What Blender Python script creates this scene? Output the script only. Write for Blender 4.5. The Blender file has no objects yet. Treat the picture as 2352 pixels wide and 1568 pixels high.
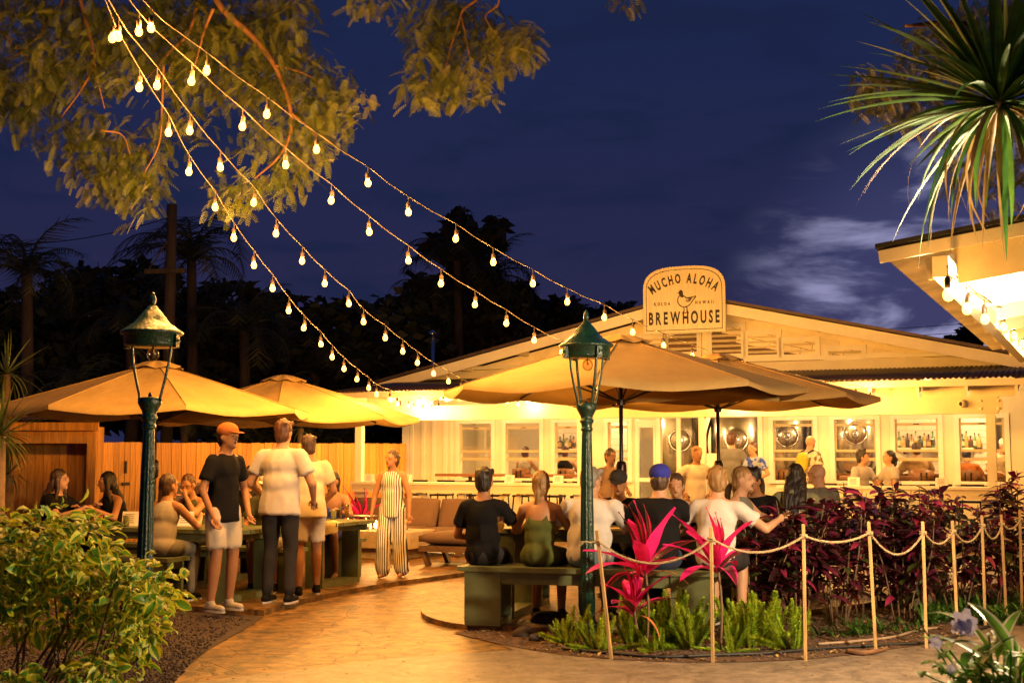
import bpy, bmesh, math, random
from mathutils import Vector, Matrix, Quaternion, noise as mnoise
R = math.radians
rnd = random.Random(7)
scene = bpy.context.scene
COL = scene.collection
# ---------------------------------------------------------------- camera
F_PX, CX, CY, HOR = 2940.0, 1176.0, 784.0, 1047.0        # read off a 2352 x 1568 view of the photo
PITCH = math.atan((HOR - CY) / F_PX)
CAM = Vector((0, 0, 1.5))
cam = bpy.data.cameras.new('camera'); camo = bpy.data.objects.new('camera', cam); COL.objects.link(camo)
cam.lens = 45.0; cam.sensor_width = 36.0; cam.clip_start = .1; cam.clip_end = 4000
camo.location = CAM; camo.rotation_euler = (R(90) + PITCH, 0, 0)
cam.dof.use_dof = True; cam.dof.focus_distance = 13.0; cam.dof.aperture_fstop = 5.6
scene.camera = camo
# ---------------------------------------------------------------- world: deep blue dusk with broken cloud lit from the west
W = bpy.data.worlds.new('World'); scene.world = W; W.use_nodes = True
wn = W.node_tree; wn.nodes.clear()
def N(tree, typ, **kw):
    n = tree.nodes.new(typ)
    for k, v in kw.items(): setattr(n, k, v)
    return n
def world_sky():
    t = wn; L = t.links.new
    out = N(t, 'ShaderNodeOutputWorld'); bg = N(t, 'ShaderNodeBackground'); bg.inputs[1].default_value = 1.0
    sky = N(t, 'ShaderNodeTexSky', sky_type='NISHITA', sun_disc=False, sun_elevation=R(-6.0), sun_rotation=R(35), air_density=1.5, ozone_density=3)
    tc = N(t, 'ShaderNodeTexCoord'); sep = N(t, 'ShaderNodeSeparateXYZ'); L(tc.outputs['Generated'], sep.inputs[0])
    ramp = N(t, 'ShaderNodeValToRGB'); e = ramp.color_ramp.elements
    e[0].position = 0.0; e[0].color = (.024, .020, .062, 1)
    e[1].position = .75; e[1].color = (.0095, .018, .064, 1)
    x = e.new(.12); x.color = (.019, .0185, .062, 1)
    x = e.new(.32); x.color = (.0105, .018, .064, 1)
    L(sep.outputs['Z'], ramp.inputs[0])
    mx = N(t, 'ShaderNodeMix', data_type='RGBA', blend_type='ADD'); mx.inputs[0].default_value = .25
    L(ramp.outputs[0], mx.inputs['A']); L(sky.outputs[0], mx.inputs['B'])
    # clouds: stretched noise over the direction, projected on a flat layer
    mp = N(t, 'ShaderNodeMapping'); mp.inputs['Scale'].default_value = (1.6, 1.6, 5.5); mp.inputs['Location'].default_value = (4.1, .3, .33)
    L(tc.outputs['Generated'], mp.inputs[0])
    nz = N(t, 'ShaderNodeTexNoise'); nz.inputs['Scale'].default_value = 5.5; nz.inputs['Detail'].default_value = 7; nz.inputs['Roughness'].default_value = .56
    nz.inputs['Distortion'].default_value = .35
    L(mp.outputs[0], nz.inputs['Vector'])
    cr = N(t, 'ShaderNodeMapRange', interpolation_type='SMOOTHSTEP'); cr.inputs[1].default_value = .46; cr.inputs[2].default_value = .68
    L(nz.outputs[0], cr.inputs[0])
    # afterglow towards the west (low on the right), strongest near the horizon
    dot = N(t, 'ShaderNodeVectorMath', operation='DOT_PRODUCT'); L(tc.outputs['Generated'], dot.inputs[0])
    wd = Vector((.325, .94, .088)).normalized(); dot.inputs[1].default_value = wd
    glow = N(t, 'ShaderNodeMapRange', interpolation_type='SMOOTHERSTEP'); glow.inputs[1].default_value = .982; glow.inputs[2].default_value = 1.0
    L(dot.outputs['Value'], glow.inputs[0])
    lit = N(t, 'ShaderNodeMix', data_type='RGBA'); lit.inputs['A'].default_value = (.010, .016, .054, 1); lit.inputs['B'].default_value = (.34, .33, .53, 1)
    L(glow.outputs[0], lit.inputs[0])
    m2 = N(t, 'ShaderNodeMix', data_type='RGBA'); L(mx.outputs['Result'], m2.inputs['A']); L(lit.outputs['Result'], m2.inputs['B'])
    fac = N(t, 'ShaderNodeMath', operation='MULTIPLY'); fac.inputs[1].default_value = .85; L(cr.outputs[0], fac.inputs[0]); L(fac.outputs[0], m2.inputs[0])
    base = N(t, 'ShaderNodeMix', data_type='RGBA', blend_type='ADD'); L(m2.outputs['Result'], base.inputs['A']); base.inputs['B'].default_value = (.024, .024, .06, 1)
    L(glow.outputs[0], base.inputs[0])
    L(base.outputs['Result'], bg.inputs[0]); L(bg.outputs[0], out.inputs[0])
world_sky()
# the sun is below the horizon; only a trace of soft blue sky glow is left of it
sl = bpy.data.lights.new('sun', 'SUN'); sl.energy = .02; sl.angle = R(20); sl.color = (.6, .7, 1)
so = bpy.data.objects.new('sun', sl); COL.objects.link(so); so.rotation_euler = (R(60), 0, R(160))
vs = scene.view_settings; vs.view_transform = 'Standard'; vs.look = 'None'; vs.exposure = 0.08; vs.gamma = 1.0
cy = scene.cycles; cy.use_denoising = True; cy.max_bounces = 5; cy.diffuse_bounces = 2; cy.glossy_bounces = 2; cy.volume_bounces = 0
cy.transmission_bounces = 4; cy.transparent_max_bounces = 8; cy.sample_clamp_indirect = 3.0; cy.caustics_reflective = False; cy.caustics_refractive = False
cy.use_light_tree = True
# ---------------------------------------------------------------- photo pixel -> place
def ray(x, y):
    a = (x - CX) / F_PX; b = (CY - y) / F_PX
    return Vector((a, math.cos(PITCH) - b * math.sin(PITCH), math.sin(PITCH) + b * math.cos(PITCH)))
def atY(x, y, Y): r = ray(x, y); return CAM + r * (Y / r.y)
def atz(x, y, z=0.0): r = ray(x, y); return CAM + r * ((z - CAM.z) / r.z)
PA = atY(826, 1105, 24.5); PB = atY(2276, 1118, 20.1)
U = (PB - PA); U.z = 0; U.normalize(); V = Vector((-U.y, U.x, 0)); Z = Vector((0, 0, 1))
PA = Vector((PA.x, PA.y, 0)); YAW = math.atan2(U.y, U.x)
def B(u, v, z): return PA + U * u + V * v + Z * z           # brewhouse frame: u along the front, v inwards
def bp(x, y, v):
    r = ray(x, y); t = ((PA + V * v - CAM).dot(V)) / r.dot(V); P = CAM + r * t
    return (P - PA).dot(U), P.z
def vplane(x, y, P, Q):                                      # pixel ray meets the upright plane through P and Q
    d = (Q - P); n = Vector((-d.y, d.x, 0)); r = ray(x, y)
    return CAM + r * ((P - CAM).dot(n) / r.dot(n))
# ---------------------------------------------------------------- materials
def C4(c): return (c[0], c[1], c[2], 1)
MATS = {}
def mat(name, col, rough=.6, metal=0, var=.2, scale=6, bump=0, bscale=60, stretch=(1, 1, 1), spec=.5, transl=0, rv=0, col2=None, coat=0, detail=4):
    if name in MATS: return MATS[name]
    m = bpy.data.materials.new(name); m.use_nodes = True; t = m.node_tree; L = t.links.new
    b = t.nodes['Principled BSDF']; b.inputs['Roughness'].default_value = rough; b.inputs['Metallic'].default_value = metal
    b.inputs['Specular IOR Level'].default_value = spec; b.inputs['Coat Weight'].default_value = coat
    tc = N(t, 'ShaderNodeTexCoord'); mp = N(t, 'ShaderNodeMapping'); mp.inputs['Scale'].default_value = stretch
    L(tc.outputs['Object'], mp.inputs[0])
    nz = N(t, 'ShaderNodeTexNoise'); nz.inputs['Scale'].default_value = scale; nz.inputs['Detail'].default_value = detail; nz.inputs['Roughness'].default_value = .6
    L(mp.outputs[0], nz.inputs['Vector'])
    mr = N(t, 'ShaderNodeMapRange'); mr.inputs[1].default_value = .3; mr.inputs[2].default_value = .7; L(nz.outputs[0], mr.inputs[0])
    mx = N(t, 'ShaderNodeMix', data_type='RGBA')
    mx.inputs['A'].default_value = C4([c * (1 - var) for c in col]); mx.inputs['B'].default_value = C4(col2 or [min(1, c * (1 + var)) for c in col])
    L(mr.outputs[0], mx.inputs[0]); colout = mx.outputs['Result']
    if rv:
        oi = N(t, 'ShaderNodeObjectInfo'); hs = N(t, 'ShaderNodeHueSaturation'); m2 = N(t, 'ShaderNodeMapRange')
        m2.inputs[3].default_value = 1 - rv; m2.inputs[4].default_value = 1 + rv
        L(oi.outputs['Random'], m2.inputs[0]); L(m2.outputs[0], hs.inputs['Value']); L(colout, hs.inputs['Color']); colout = hs.outputs[0]
    L(colout, b.inputs['Base Color'])
    if bump:
        n2 = N(t, 'ShaderNodeTexNoise'); n2.inputs['Scale'].default_value = bscale; n2.inputs['Detail'].default_value = 4; L(mp.outputs[0], n2.inputs['Vector'])
        bu = N(t, 'ShaderNodeBump'); bu.inputs['Strength'].default_value = bump; bu.inputs['Distance'].default_value = .02
        L(n2.outputs[0], bu.inputs['Height']); L(bu.outputs[0], b.inputs['Normal'])
    if transl:
        ms = N(t, 'ShaderNodeMixShader'); tr = N(t, 'ShaderNodeBsdfTranslucent'); L(colout, tr.inputs[0]); ms.inputs[0].default_value = transl
        L(b.outputs[0], ms.inputs[1]); L(tr.outputs[0], ms.inputs[2]); L(ms.outputs[0], t.nodes['Material Output'].inputs[0])
    MATS[name] = m; return m
def emit(name, col, s):
    if name in MATS: return MATS[name]
    m = bpy.data.materials.new(name); m.use_nodes = True; t = m.node_tree; t.nodes.remove(t.nodes['Principled BSDF'])
    e = N(t, 'ShaderNodeEmission'); e.inputs[0].default_value = C4(col); e.inputs[1].default_value = s
    t.links.new(e.outputs[0], t.nodes['Material Output'].inputs[0]); MATS[name] = m; return m
def thin_glass(name, tint=(1, 1, 1), gl=.08, rough=.02):
    if name in MATS: return MATS[name]
    m = bpy.data.materials.new(name); m.use_nodes = True; t = m.node_tree; t.nodes.remove(t.nodes['Principled BSDF'])
    a = N(t, 'ShaderNodeBsdfTransparent'); a.inputs[0].default_value = C4(tint); g = N(t, 'ShaderNodeBsdfGlossy'); g.inputs['Roughness'].default_value = rough
    fr = N(t, 'ShaderNodeLayerWeight'); fr.inputs[0].default_value = .25; ad = N(t, 'ShaderNodeMath', operation='MULTIPLY_ADD'); ad.inputs[1].default_value = .5; ad.inputs[2].default_value = gl
    ms = N(t, 'ShaderNodeMixShader'); L = t.links.new
    L(fr.outputs['Fresnel'], ad.inputs[0]); L(ad.outputs[0], ms.inputs[0]); L(a.outputs[0], ms.inputs[1]); L(g.outputs[0], ms.inputs[2]); L(ms.outputs[0], t.nodes['Material Output'].inputs[0])
    MATS[name] = m; return m
# ---------------------------------------------------------------- objects
ORG = {}
def org(o): return ORG.get(o.name, Vector((0, 0, 0))) if o else Vector((0, 0, 0))
def tag(o, label=None, cat=None, group=None, kind=None):
    if label: o['label'] = label
    if cat: o['category'] = cat
    if group: o['group'] = group
    if kind: o['kind'] = kind
    return o
def thing(name, label, cat, loc=(0, 0, 0), rz=0, group=None):
    o = bpy.data.objects.new(name, None); COL.objects.link(o); o.location = loc; o.rotation_euler = (0, 0, rz); o.empty_display_size = .1
    ORG[o.name] = Vector(loc) if not rz else Vector((0, 0, 0))
    return tag(o, label, cat, group)
def link(name, me, parent=None, loc=None, rot=None, scl=None, label=None):
    """Object at a world place (the parent being unrotated) or at a local one (parent rotated)"""
    o = bpy.data.objects.new(name, me); COL.objects.link(o)
    if parent:
        o.parent = parent; ORG[o.name] = org(parent)
    if loc is not None:
        o.location = Vector(loc) - (org(parent) if parent else Vector()); ORG[o.name] = Vector(loc)
    if rot is not None: o.rotation_euler = rot
    if scl is not None: o.scale = scl if hasattr(scl, '__len__') else (scl,) * 3
    if label: o['label'] = label
    return o
def copy_tree(o, parent=None):
    c = o.copy(); COL.objects.link(c); c.parent = parent
    for ch in [x for x in o.children]: copy_tree(ch, c)
    return c
def basis(d, up=(0, 0, 1)):
    z = Vector(d).normalized(); u = Vector(up)
    if abs(z.dot(u)) > .98: u = Vector((1, 0, 0)) if abs(z.x) < .9 else Vector((0, 1, 0))
    x = u.cross(z).normalized(); y = z.cross(x); return x, y, z
class MB:
    def __init__(s): s.v = []; s.f = []; s.mi = []; s.cur = 0
    def face(s, idx): s.f.append(tuple(idx)); s.mi.append(s.cur)
    def poly(s, pts):
        n = len(s.v); s.v += [Vector(p) for p in pts]; s.face(range(n, n + len(pts)))
    def box(s, c, dx, dy, dz, X=Vector((1, 0, 0)), Y=Vector((0, 1, 0)), Zv=Vector((0, 0, 1))):
        c = Vector(c); n = len(s.v); a = X * (dx / 2); b = Y * (dy / 2); e = Zv * (dz / 2)
        s.v += [c - a - b - e, c + a - b - e, c + a + b - e, c - a + b - e, c - a - b + e, c + a - b + e, c + a + b + e, c - a + b + e]
        for q in ((0, 3, 2, 1), (4, 5, 6, 7), (0, 1, 5, 4), (1, 2, 6, 5), (2, 3, 7, 6), (3, 0, 4, 7)): s.face([n + i for i in q])
    def bx(s, u0, u1, v0, v1, z0, z1):                        # box in the brewhouse frame
        s.box(B((u0 + u1) / 2, (v0 + v1) / 2, (z0 + z1) / 2), abs(u1 - u0), abs(v1 - v0), abs(z1 - z0), U, V, Z)
    def beam(s, p0, p1, w, h, up=(0, 0, 1)):
        p0 = Vector(p0); p1 = Vector(p1); x, y, z = basis(p1 - p0, up); s.box((p0 + p1) / 2, w, h, (p1 - p0).length, x, y, z)
    def prism(s, pts, off):                                    # polygon extruded by a vector
        n = len(s.v); k = len(pts); off = Vector(off); s.v += [Vector(p) for p in pts] + [Vector(p) + off for p in pts]
        s.face(range(n + k - 1, n - 1, -1)); s.face(range(n + k, n + 2 * k))
        for i in range(k): j = (i + 1) % k; s.face((n + i, n + j, n + k + j, n + k + i))
    def tube(s, pts, rad, n=8, cap=True, flat=1.0):
        pts = [Vector(p) for p in pts]; k = len(pts)
        if not hasattr(rad, '__len__'): rad = [rad] * k
        st = len(s.v); px = None
        for i, p in enumerate(pts):
            d = (pts[min(i + 1, k - 1)] - pts[max(i - 1, 0)])
            if d.length < 1e-9: d = Vector((0, 0, 1))
            d.normalize()
            if px is None: px, py, _ = basis(d)
            else:
                px = px - d * px.dot(d)
                px = px.normalized() if px.length > 1e-6 else basis(d)[0]
                py = d.cross(px)
            for j in range(n):
                a = 2 * math.pi * j / n; s.v.append(p + px * (math.cos(a) * rad[i]) + py * (math.sin(a) * rad[i] * flat))
        for i in range(k - 1):
            for j in range(n): a = st + i * n + j; b = st + i * n + (j + 1) % n; s.face((a, b, b + n, a + n))
        if cap: s.face(range(st + n - 1, st - 1, -1)); s.face(range(st + (k - 1) * n, st + k * n))
    def lathe(s, prof, c=(0, 0, 0), n=20, X=Vector((1, 0, 0)), Y=Vector((0, 1, 0)), Zv=Vector((0, 0, 1)), flute=0, nf=8, fr=(0, 0)):
        c = Vector(c); st = len(s.v); k = len(prof)
        for (r, z) in prof:
            for j in range(n):
                a = 2 * math.pi * j / n; rr = max(r, 1e-4)
                if flute and fr[0] < z < fr[1]: rr *= 1 - flute * abs(math.cos(a * nf / 2)) ** 2
                s.v.append(c + X * (rr * math.cos(a)) + Y * (rr * math.sin(a)) + Zv * z)
        for i in range(k - 1):
            for j in range(n): a = st + i * n + j; b = st + i * n + (j + 1) % n; s.face((a, b, b + n, a + n))
        s.face(range(st + n - 1, st - 1, -1)); s.face(range(st + (k - 1) * n, st + k * n))
    def ell(s, c, rx, ry, rz, n=10, m=7, X=Vector((1, 0, 0)), Y=Vector((0, 1, 0)), Zv=Vector((0, 0, 1))):
        c = Vector(c); st = len(s.v)
        s.v.append(c - Zv * rz)
        for i in range(1, m):
            t = -math.pi / 2 + math.pi * i / m
            for j in range(n):
                a = 2 * math.pi * j / n; s.v.append(c + X * (rx * math.cos(t) * math.cos(a)) + Y * (ry * math.cos(t) * math.sin(a)) + Zv * (rz * math.sin(t)))
        s.v.append(c + Zv * rz); e = len(s.v) - 1
        for j in range(n): s.face((st, st + 1 + (j + 1) % n, st + 1 + j)); q = e - n; s.face((e, q + j, q + (j + 1) % n))
        for i in range(m - 2):
            for j in range(n): a = st + 1 + i * n + j; b = st + 1 + i * n + (j + 1) % n; s.face((a, b, b + n, a + n))
    def mesh(s, name, mats, smooth=False, off=Vector((0, 0, 0))):
        me = bpy.data.meshes.new(name); me.from_pydata([v - off for v in s.v], [], s.f)
        for m in (mats if isinstance(mats, (list, tuple)) else [mats]): me.materials.append(m)
        if any(s.mi): me.polygons.foreach_set('material_index', s.mi)
        if smooth: me.polygons.foreach_set('use_smooth', [True] * len(s.f))
        me.update(); return me
    def build(s, name, mats, parent=None, smooth=False, label=None, cat=None, group=None, kind=None):
        me = s.mesh(name, mats, smooth, org(parent)); o = link(name, me, parent); return tag(o, label, cat, group, kind)
def smooth_by_angle(o, ang=40):
    for p in o.data.polygons: p.use_smooth = True
    bm = bmesh.new(); bm.from_mesh(o.data)
    for e in bm.edges:
        if len(e.link_faces) == 2 and e.calc_face_angle(0) > R(ang): e.smooth = False
    bm.to_mesh(o.data); bm.free()
def bevel(o, w=.004, seg=1):
    bm = bmesh.new(); bm.from_mesh(o.data)
    bmesh.ops.bevel(bm, geom=bm.edges[:], offset=w, segments=seg, affect='EDGES', profile=.5); bm.to_mesh(o.data); bm.free(); return o
def jit(a): return rnd.uniform(-a, a)
def spline(pts, n=6):
    """Catmull-Rom through points"""
    P = [Vector(p) for p in pts]; P = [P[0] * 2 - P[1]] + P + [P[-1] * 2 - P[-2]]; out = []
    for i in range(1, len(P) - 2):
        for k in range(n):
            t = k / n; a, b, c, d = P[i - 1:i + 3]
            out.append(.5 * ((2 * b) + (c - a) * t + (2 * a - 5 * b + 4 * c - d) * t * t + (3 * b - a - 3 * c + d) * t ** 3))
    out.append(P[-2]); return out
# ================================================================= materials of the place
M_paint = mat('cream_paint', (.78, .69, .44), .5, var=.06, scale=2.5, bump=.05, bscale=30)
M_paintw = mat('cream_paint_worn', (.90, .77, .48), .55, var=.14, scale=3, bump=.08, bscale=40, rv=.06)
M_trim = mat('white_trim_paint', (.82, .76, .56), .42, var=.05, scale=5, bump=.03)
M_metalroof = mat('brown_corrugated_metal', (.075, .05, .045), .5, metal=.3, var=.3, scale=3)
M_tin = mat('bare_tin_underside', (.62, .55, .40), .5, metal=.15, var=.25, scale=4)
M_wood = mat('cedar_plank', (.66, .30, .045), .6, var=.4, scale=3.0, stretch=(9, 9, .7), bump=.15, bscale=20, rv=.22)
M_stake = mat('pale_pine', (.44, .27, .10), .7, var=.4, scale=4, stretch=(10, 10, 1), bump=.1, rv=.12)
M_board = mat('interior_board', (.80, .72, .55), .55, var=.06, scale=3)
M_tile = mat('cream_tile', (.80, .76, .66), .22, var=.05, scale=4, rv=.05)
M_steel = mat('brushed_steel', (.62, .60, .56), .22, metal=1, var=.1, scale=3, stretch=(1, 1, 14))
M_dark = mat('dark_metal', (.025, .022, .02), .45, metal=.5, var=.2)
M_black = mat('black_rubber', (.012, .012, .012), .6)
M_glass = thin_glass('window_glass')
M_brownwood = mat('bar_wood', (.22, .09, .03), .45, var=.3, scale=4, stretch=(6, 6, 1))
# ================================================================= ground
def conc(name, col, crack=.5, var=.25, sc=1.5, line=(.45, .3, .15)):
    m = bpy.data.materials.new(name); m.use_nodes = True; t = m.node_tree; L = t.links.new; b = t.nodes['Principled BSDF']
    tc = N(t, 'ShaderNodeTexCoord'); n1 = N(t, 'ShaderNodeTexNoise'); n1.inputs['Scale'].default_value = sc; n1.inputs['Detail'].default_value = 8; n1.inputs['Roughness'].default_value = .65
    L(tc.outputs['Object'], n1.inputs['Vector'])
    n2 = N(t, 'ShaderNodeTexNoise'); n2.inputs['Scale'].default_value = 90; n2.inputs['Detail'].default_value = 3; L(tc.outputs['Object'], n2.inputs['Vector'])
    mr = N(t, 'ShaderNodeMapRange'); mr.inputs[1].default_value = .3; mr.inputs[2].default_value = .7; L(n1.outputs[0], mr.inputs[0])
    mx = N(t, 'ShaderNodeMix', data_type='RGBA'); mx.inputs['A'].default_value = C4([c * (1 - var) for c in col]); mx.inputs['B'].default_value = C4([c * (1 + var) for c in col]); L(mr.outputs[0], mx.inputs[0])
    sp = N(t, 'ShaderNodeMix', data_type='RGBA', blend_type='MULTIPLY'); sp.inputs[0].default_value = .55
    r2 = N(t, 'ShaderNodeMapRange'); r2.inputs[1].default_value = .35; r2.inputs[2].default_value = .6; r2.inputs[3].default_value = .55; r2.inputs[4].default_value = 1.1; L(n2.outputs[0], r2.inputs[0])
    L(mx.outputs['Result'], sp.inputs['A']); L(r2.outputs[0], sp.inputs['B']); last = sp.outputs['Result']
    n3 = N(t, 'ShaderNodeTexNoise'); n3.inputs['Scale'].default_value = 6.5; n3.inputs['Detail'].default_value = 9; n3.inputs['Roughness'].default_value = .7; n3.inputs['Distortion'].default_value = .6; L(tc.outputs['Object'], n3.inputs['Vector'])
    r3 = N(t, 'ShaderNodeMapRange'); r3.inputs[1].default_value = .40; r3.inputs[2].default_value = .60; r3.inputs[3].default_value = 1 - crack * 1.15; r3.inputs[4].default_value = 1.2; L(n3.outputs[0], r3.inputs[0])
    s3 = N(t, 'ShaderNodeMix', data_type='RGBA', blend_type='MULTIPLY'); s3.inputs[0].default_value = 1; L(last, s3.inputs['A']); L(r3.outputs[0], s3.inputs['B']); last = s3.outputs['Result']
    bu = N(t, 'ShaderNodeBump'); bu.inputs['Strength'].default_value = .5; bu.inputs['Distance'].default_value = .01; L(n2.outputs[0], bu.inputs['Height'])
    if crack:
        nw = N(t, 'ShaderNodeTexNoise'); nw.inputs['Scale'].default_value = 2.2; nw.inputs['Detail'].default_value = 6; L(tc.outputs['Object'], nw.inputs['Vector'])
        vm = N(t, 'ShaderNodeMix', data_type='RGBA'); vm.inputs[0].default_value = .36; L(tc.outputs['Object'], vm.inputs['A']); L(nw.outputs[1], vm.inputs['B'])
        vo = N(t, 'ShaderNodeTexVoronoi', feature='DISTANCE_TO_EDGE'); vo.inputs['Scale'].default_value = 2.0; L(vm.outputs['Result'], vo.inputs['Vector'])
        cr = N(t, 'ShaderNodeMapRange'); cr.inputs[1].default_value = .0; cr.inputs[2].default_value = .022; cr.inputs[3].default_value = 1 - crack; cr.inputs[4].default_value = 1; L(vo.outputs[0], cr.inputs[0])
        c2 = N(t, 'ShaderNodeMix', data_type='RGBA', blend_type='MULTIPLY'); c2.inputs[0].default_value = 1; L(last, c2.inputs['A']); L(cr.outputs[0], c2.inputs['B']); last = c2.outputs['Result']
        ad = N(t, 'ShaderNodeMath', operation='MULTIPLY_ADD'); ad.inputs[1].default_value = 1.5; L(cr.outputs[0], ad.inputs[0]); L(n2.outputs[0], ad.inputs[2]); L(ad.outputs[0], bu.inputs['Height'])
    L(last, b.inputs['Base Color']); L(bu.outputs[0], b.inputs['Normal']); b.inputs['Roughness'].default_value = .46; MATS[name] = m; return m
M_path = conc('stamped_concrete', (.23, .122, .028), .7, .45, 1.3)
M_slab = conc('patio_concrete', (.22, .115, .028), .65, .4, 1.1)
M_walk = conc('plain_concrete', (.20, .155, .11), .28, .15, 2.0)
M_soil = mat('mulch_soil', (.085, .045, .022), .95, var=.5, scale=9, bump=1, bscale=50, detail=8)
M_grav = mat('dark_gravel_base', (.05, .032, .022), .95, var=.5, scale=20, bump=1, bscale=70)
M_earth = mat('dark_earth', (.03, .032, .014), .95, var=.4, scale=1.2, bump=.4, bscale=20)
def flat(name, pts, z, m, th=0, kind='structure', parent=None):
    mb = MB()
    if th: mb.prism([Vector((p.x, p.y, z - th)) for p in pts], (0, 0, th))
    else: mb.poly([Vector((p.x, p.y, z)) for p in pts])
    o = mb.build(name, m, parent); o['kind'] = kind
    bm = bmesh.new(); bm.from_mesh(o.data); bmesh.ops.recalc_face_normals(bm, faces=bm.faces)
    if not th and bm.faces[:][0].normal.z < 0: bmesh.ops.reverse_faces(bm, faces=bm.faces)
    bm.to_mesh(o.data); bm.free(); return o
def px_curve(pts, n=5, z=0): return [atz(p.x, p.y, z) for p in spline([(a, b, 0) for a, b in pts], n)]
flat('ground', [Vector((x, y, 0)) for x, y in ((-900, -60), (900, -60), (900, 1800), (-900, 1800))], -.03, M_earth)
flat('path', [Vector((x, y, 0)) for x, y in ((-12, 4), (14, 4), (14, 27), (-12, 27))], 0, M_path)
PATIO_EDGE = px_curve([(-420, 1389), (200, 1396), (390, 1402), (585, 1413), (612, 1411), (680, 1391), (790, 1366), (900, 1347), (1000, 1333), (1090, 1320)])
flat('patio', PATIO_EDGE + [Vector((-.6, 18.3, 0)), Vector((-.3, 23.2, 0)), Vector((-3.0, 25.9, 0)), Vector((-14, 26, 0)), Vector((-14, 13, 0))], .055, M_slab, .09)
SLAB_EDGE = px_curve([(1085, 1366), (1020, 1380), (982, 1394), (967, 1408), (978, 1425), (1020, 1439), (1090, 1448), (1230, 1453)])
FAR_BED = [atz(x, y) for x, y in ((1500, 1446), (1750, 1425), (1960, 1400), (2160, 1370), (2400, 1330))]
flat('terrace', SLAB_EDGE + FAR_BED + [Vector((9.5, 16.5, 0)), Vector((9.5, 19.0, 0)), Vector((1.2, 22.2, 0)), Vector((.6, 17, 0))], .05, M_slab, .08)
NEAR_BED = px_curve([(1040, 1454), (1150, 1480), (1290, 1504), (1450, 1517), (1640, 1522), (1850, 1515), (2060, 1490), (2200, 1462), (2352, 1418), (2520, 1362)])
GRAV = px_curve([(330, 1760), (372, 1630), (400, 1568), (425, 1537), (480, 1492), (560, 1446), (606, 1417)])
flat('gravel_bed', GRAV + [atz(585, 1414), atz(390, 1403), atz(200, 1397), atz(-420, 1390), Vector((-9, 9, 0)), Vector((-6, 5, 0))], .006, M_grav)
SOIL = NEAR_BED + [Vector((7.5, 14.4, 0))] + FAR_BED[::-1] + [atz(1230, 1454), atz(1090, 1449)]
def soil_mesh():
    xs = [p.x for p in SOIL]; ys = [p.y for p in SOIL]
    def inside(x, y):
        c = False; n = len(SOIL)
        for i in range(n):
            a = SOIL[i]; b = SOIL[i - 1]
            if (a.y > y) != (b.y > y) and x < (b.x - a.x) * (y - a.y) / (b.y - a.y) + a.x: c = not c
        return c
    return inside
in_soil = soil_mesh()
flat('soil_bed', SOIL, .008, M_soil)
SIDE = [atz(x, y) for x, y in ((360, 1580), (640, 1542), (900, 1513), (1050, 1500), (1180, 1494))] + NEAR_BED[5:] + [Vector((9, 12, 0)), Vector((9, 3, 0)), Vector((-6, 3, 0))]
flat('sidewalk', SIDE, .004, M_walk)
# ================================================================= the brewhouse
bh = thing('brewhouse_building', 'cream gabled brewhouse with porch, louvred gable and sash windows', 'building', B(5.9, 0, 0))
FL = .15                                                       # porch floor
mb = MB(); mb.bx(-.05, 12.4, -.12, 2.8, -.02, FL); mb.build('porch_floor', mat('porch_boards', (.36, .25, .13), .6, var=.3, scale=3, stretch=(1, 8, 1)), bh)
VW = 2.8
def up(x): return bp(x, 1050, VW)[0]
wins = [(1056, 1129), (1162, 1240), (1275, 1332), (1397, 1443), (1777, 1869), (1918, 2012), (2057, 2156), (2205, 2309)]
openings = [(up(a), up(b), 1.05, 2.17) for a, b in wins] + [(up(1518), up(1742), FL, 2.24), (up(1456), up(1510), FL, 2.22)]
openings.sort()
mb = MB(); cur = -.5
for (a, b, z0, z1) in openings:
    mb.bx(cur, a, VW, VW + .12, FL - .15, 2.3)
    if z0 > FL + .01: mb.bx(a, b, VW, VW + .12, FL - .15, z0)
    mb.bx(a, b, VW, VW + .12, z1, 2.3); cur = b
mb.bx(cur, 12.3, VW, VW + .12, FL - .15, 2.3)
mb.bx(-.5, 12.3, VW, VW + .12, 2.3, 3.3)
wall = mb.build('wall', M_paint, bh)
# board and batten on the blind bay
for i, x in enumerate((946, 972, 996, 1023, 1038)):
    u = up(x); m2 = MB(); m2.bx(u - .035, u + .035, VW - .025, VW - .002, FL, 2.29); m2.build('batten', M_trim, wall)
mb = MB(); mb.bx(-.56, -.40, VW - .03, VW + .2, FL, 2.29); mb.build('corner_board', M_trim, bh)
# gable
APU, APZ, SL = 5.9, 4.50, .226
def rz(u, d=0): return APZ - SL * abs(u - APU) - d
mb = MB(); mb.prism([B(-.5, VW, 3.3 - .25), B(12.3, VW, 3.05), B(12.3, VW, rz(12.3, .1)), B(APU, VW, APZ - .1), B(-.5, VW, rz(-.5, .1))], V * .1)
gable = mb.build('gable_wall', M_paintw, bh)
for sgn in (-1, 1):                                             # courses of short boards that follow the rake
    dirv = (U * sgn - Z * SL).normalized(); upv = (Z + U * sgn * SL).normalized(); le = 6.4 / dirv.dot(U * sgn)
    me = None
    for row in range(3):
        s0 = .2 + row * .28
        while s0 < le - .3:
            ln = .62 + jit(.04); c = B(APU, VW - .012 + jit(.003), APZ - .33 - row * .135) + dirv * (s0 + ln / 2)
            m2 = MB(); m2.box(c, ln - .012, .02, .122, dirv, V, upv); m2.build('board', M_paintw, gable); s0 += ln
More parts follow.
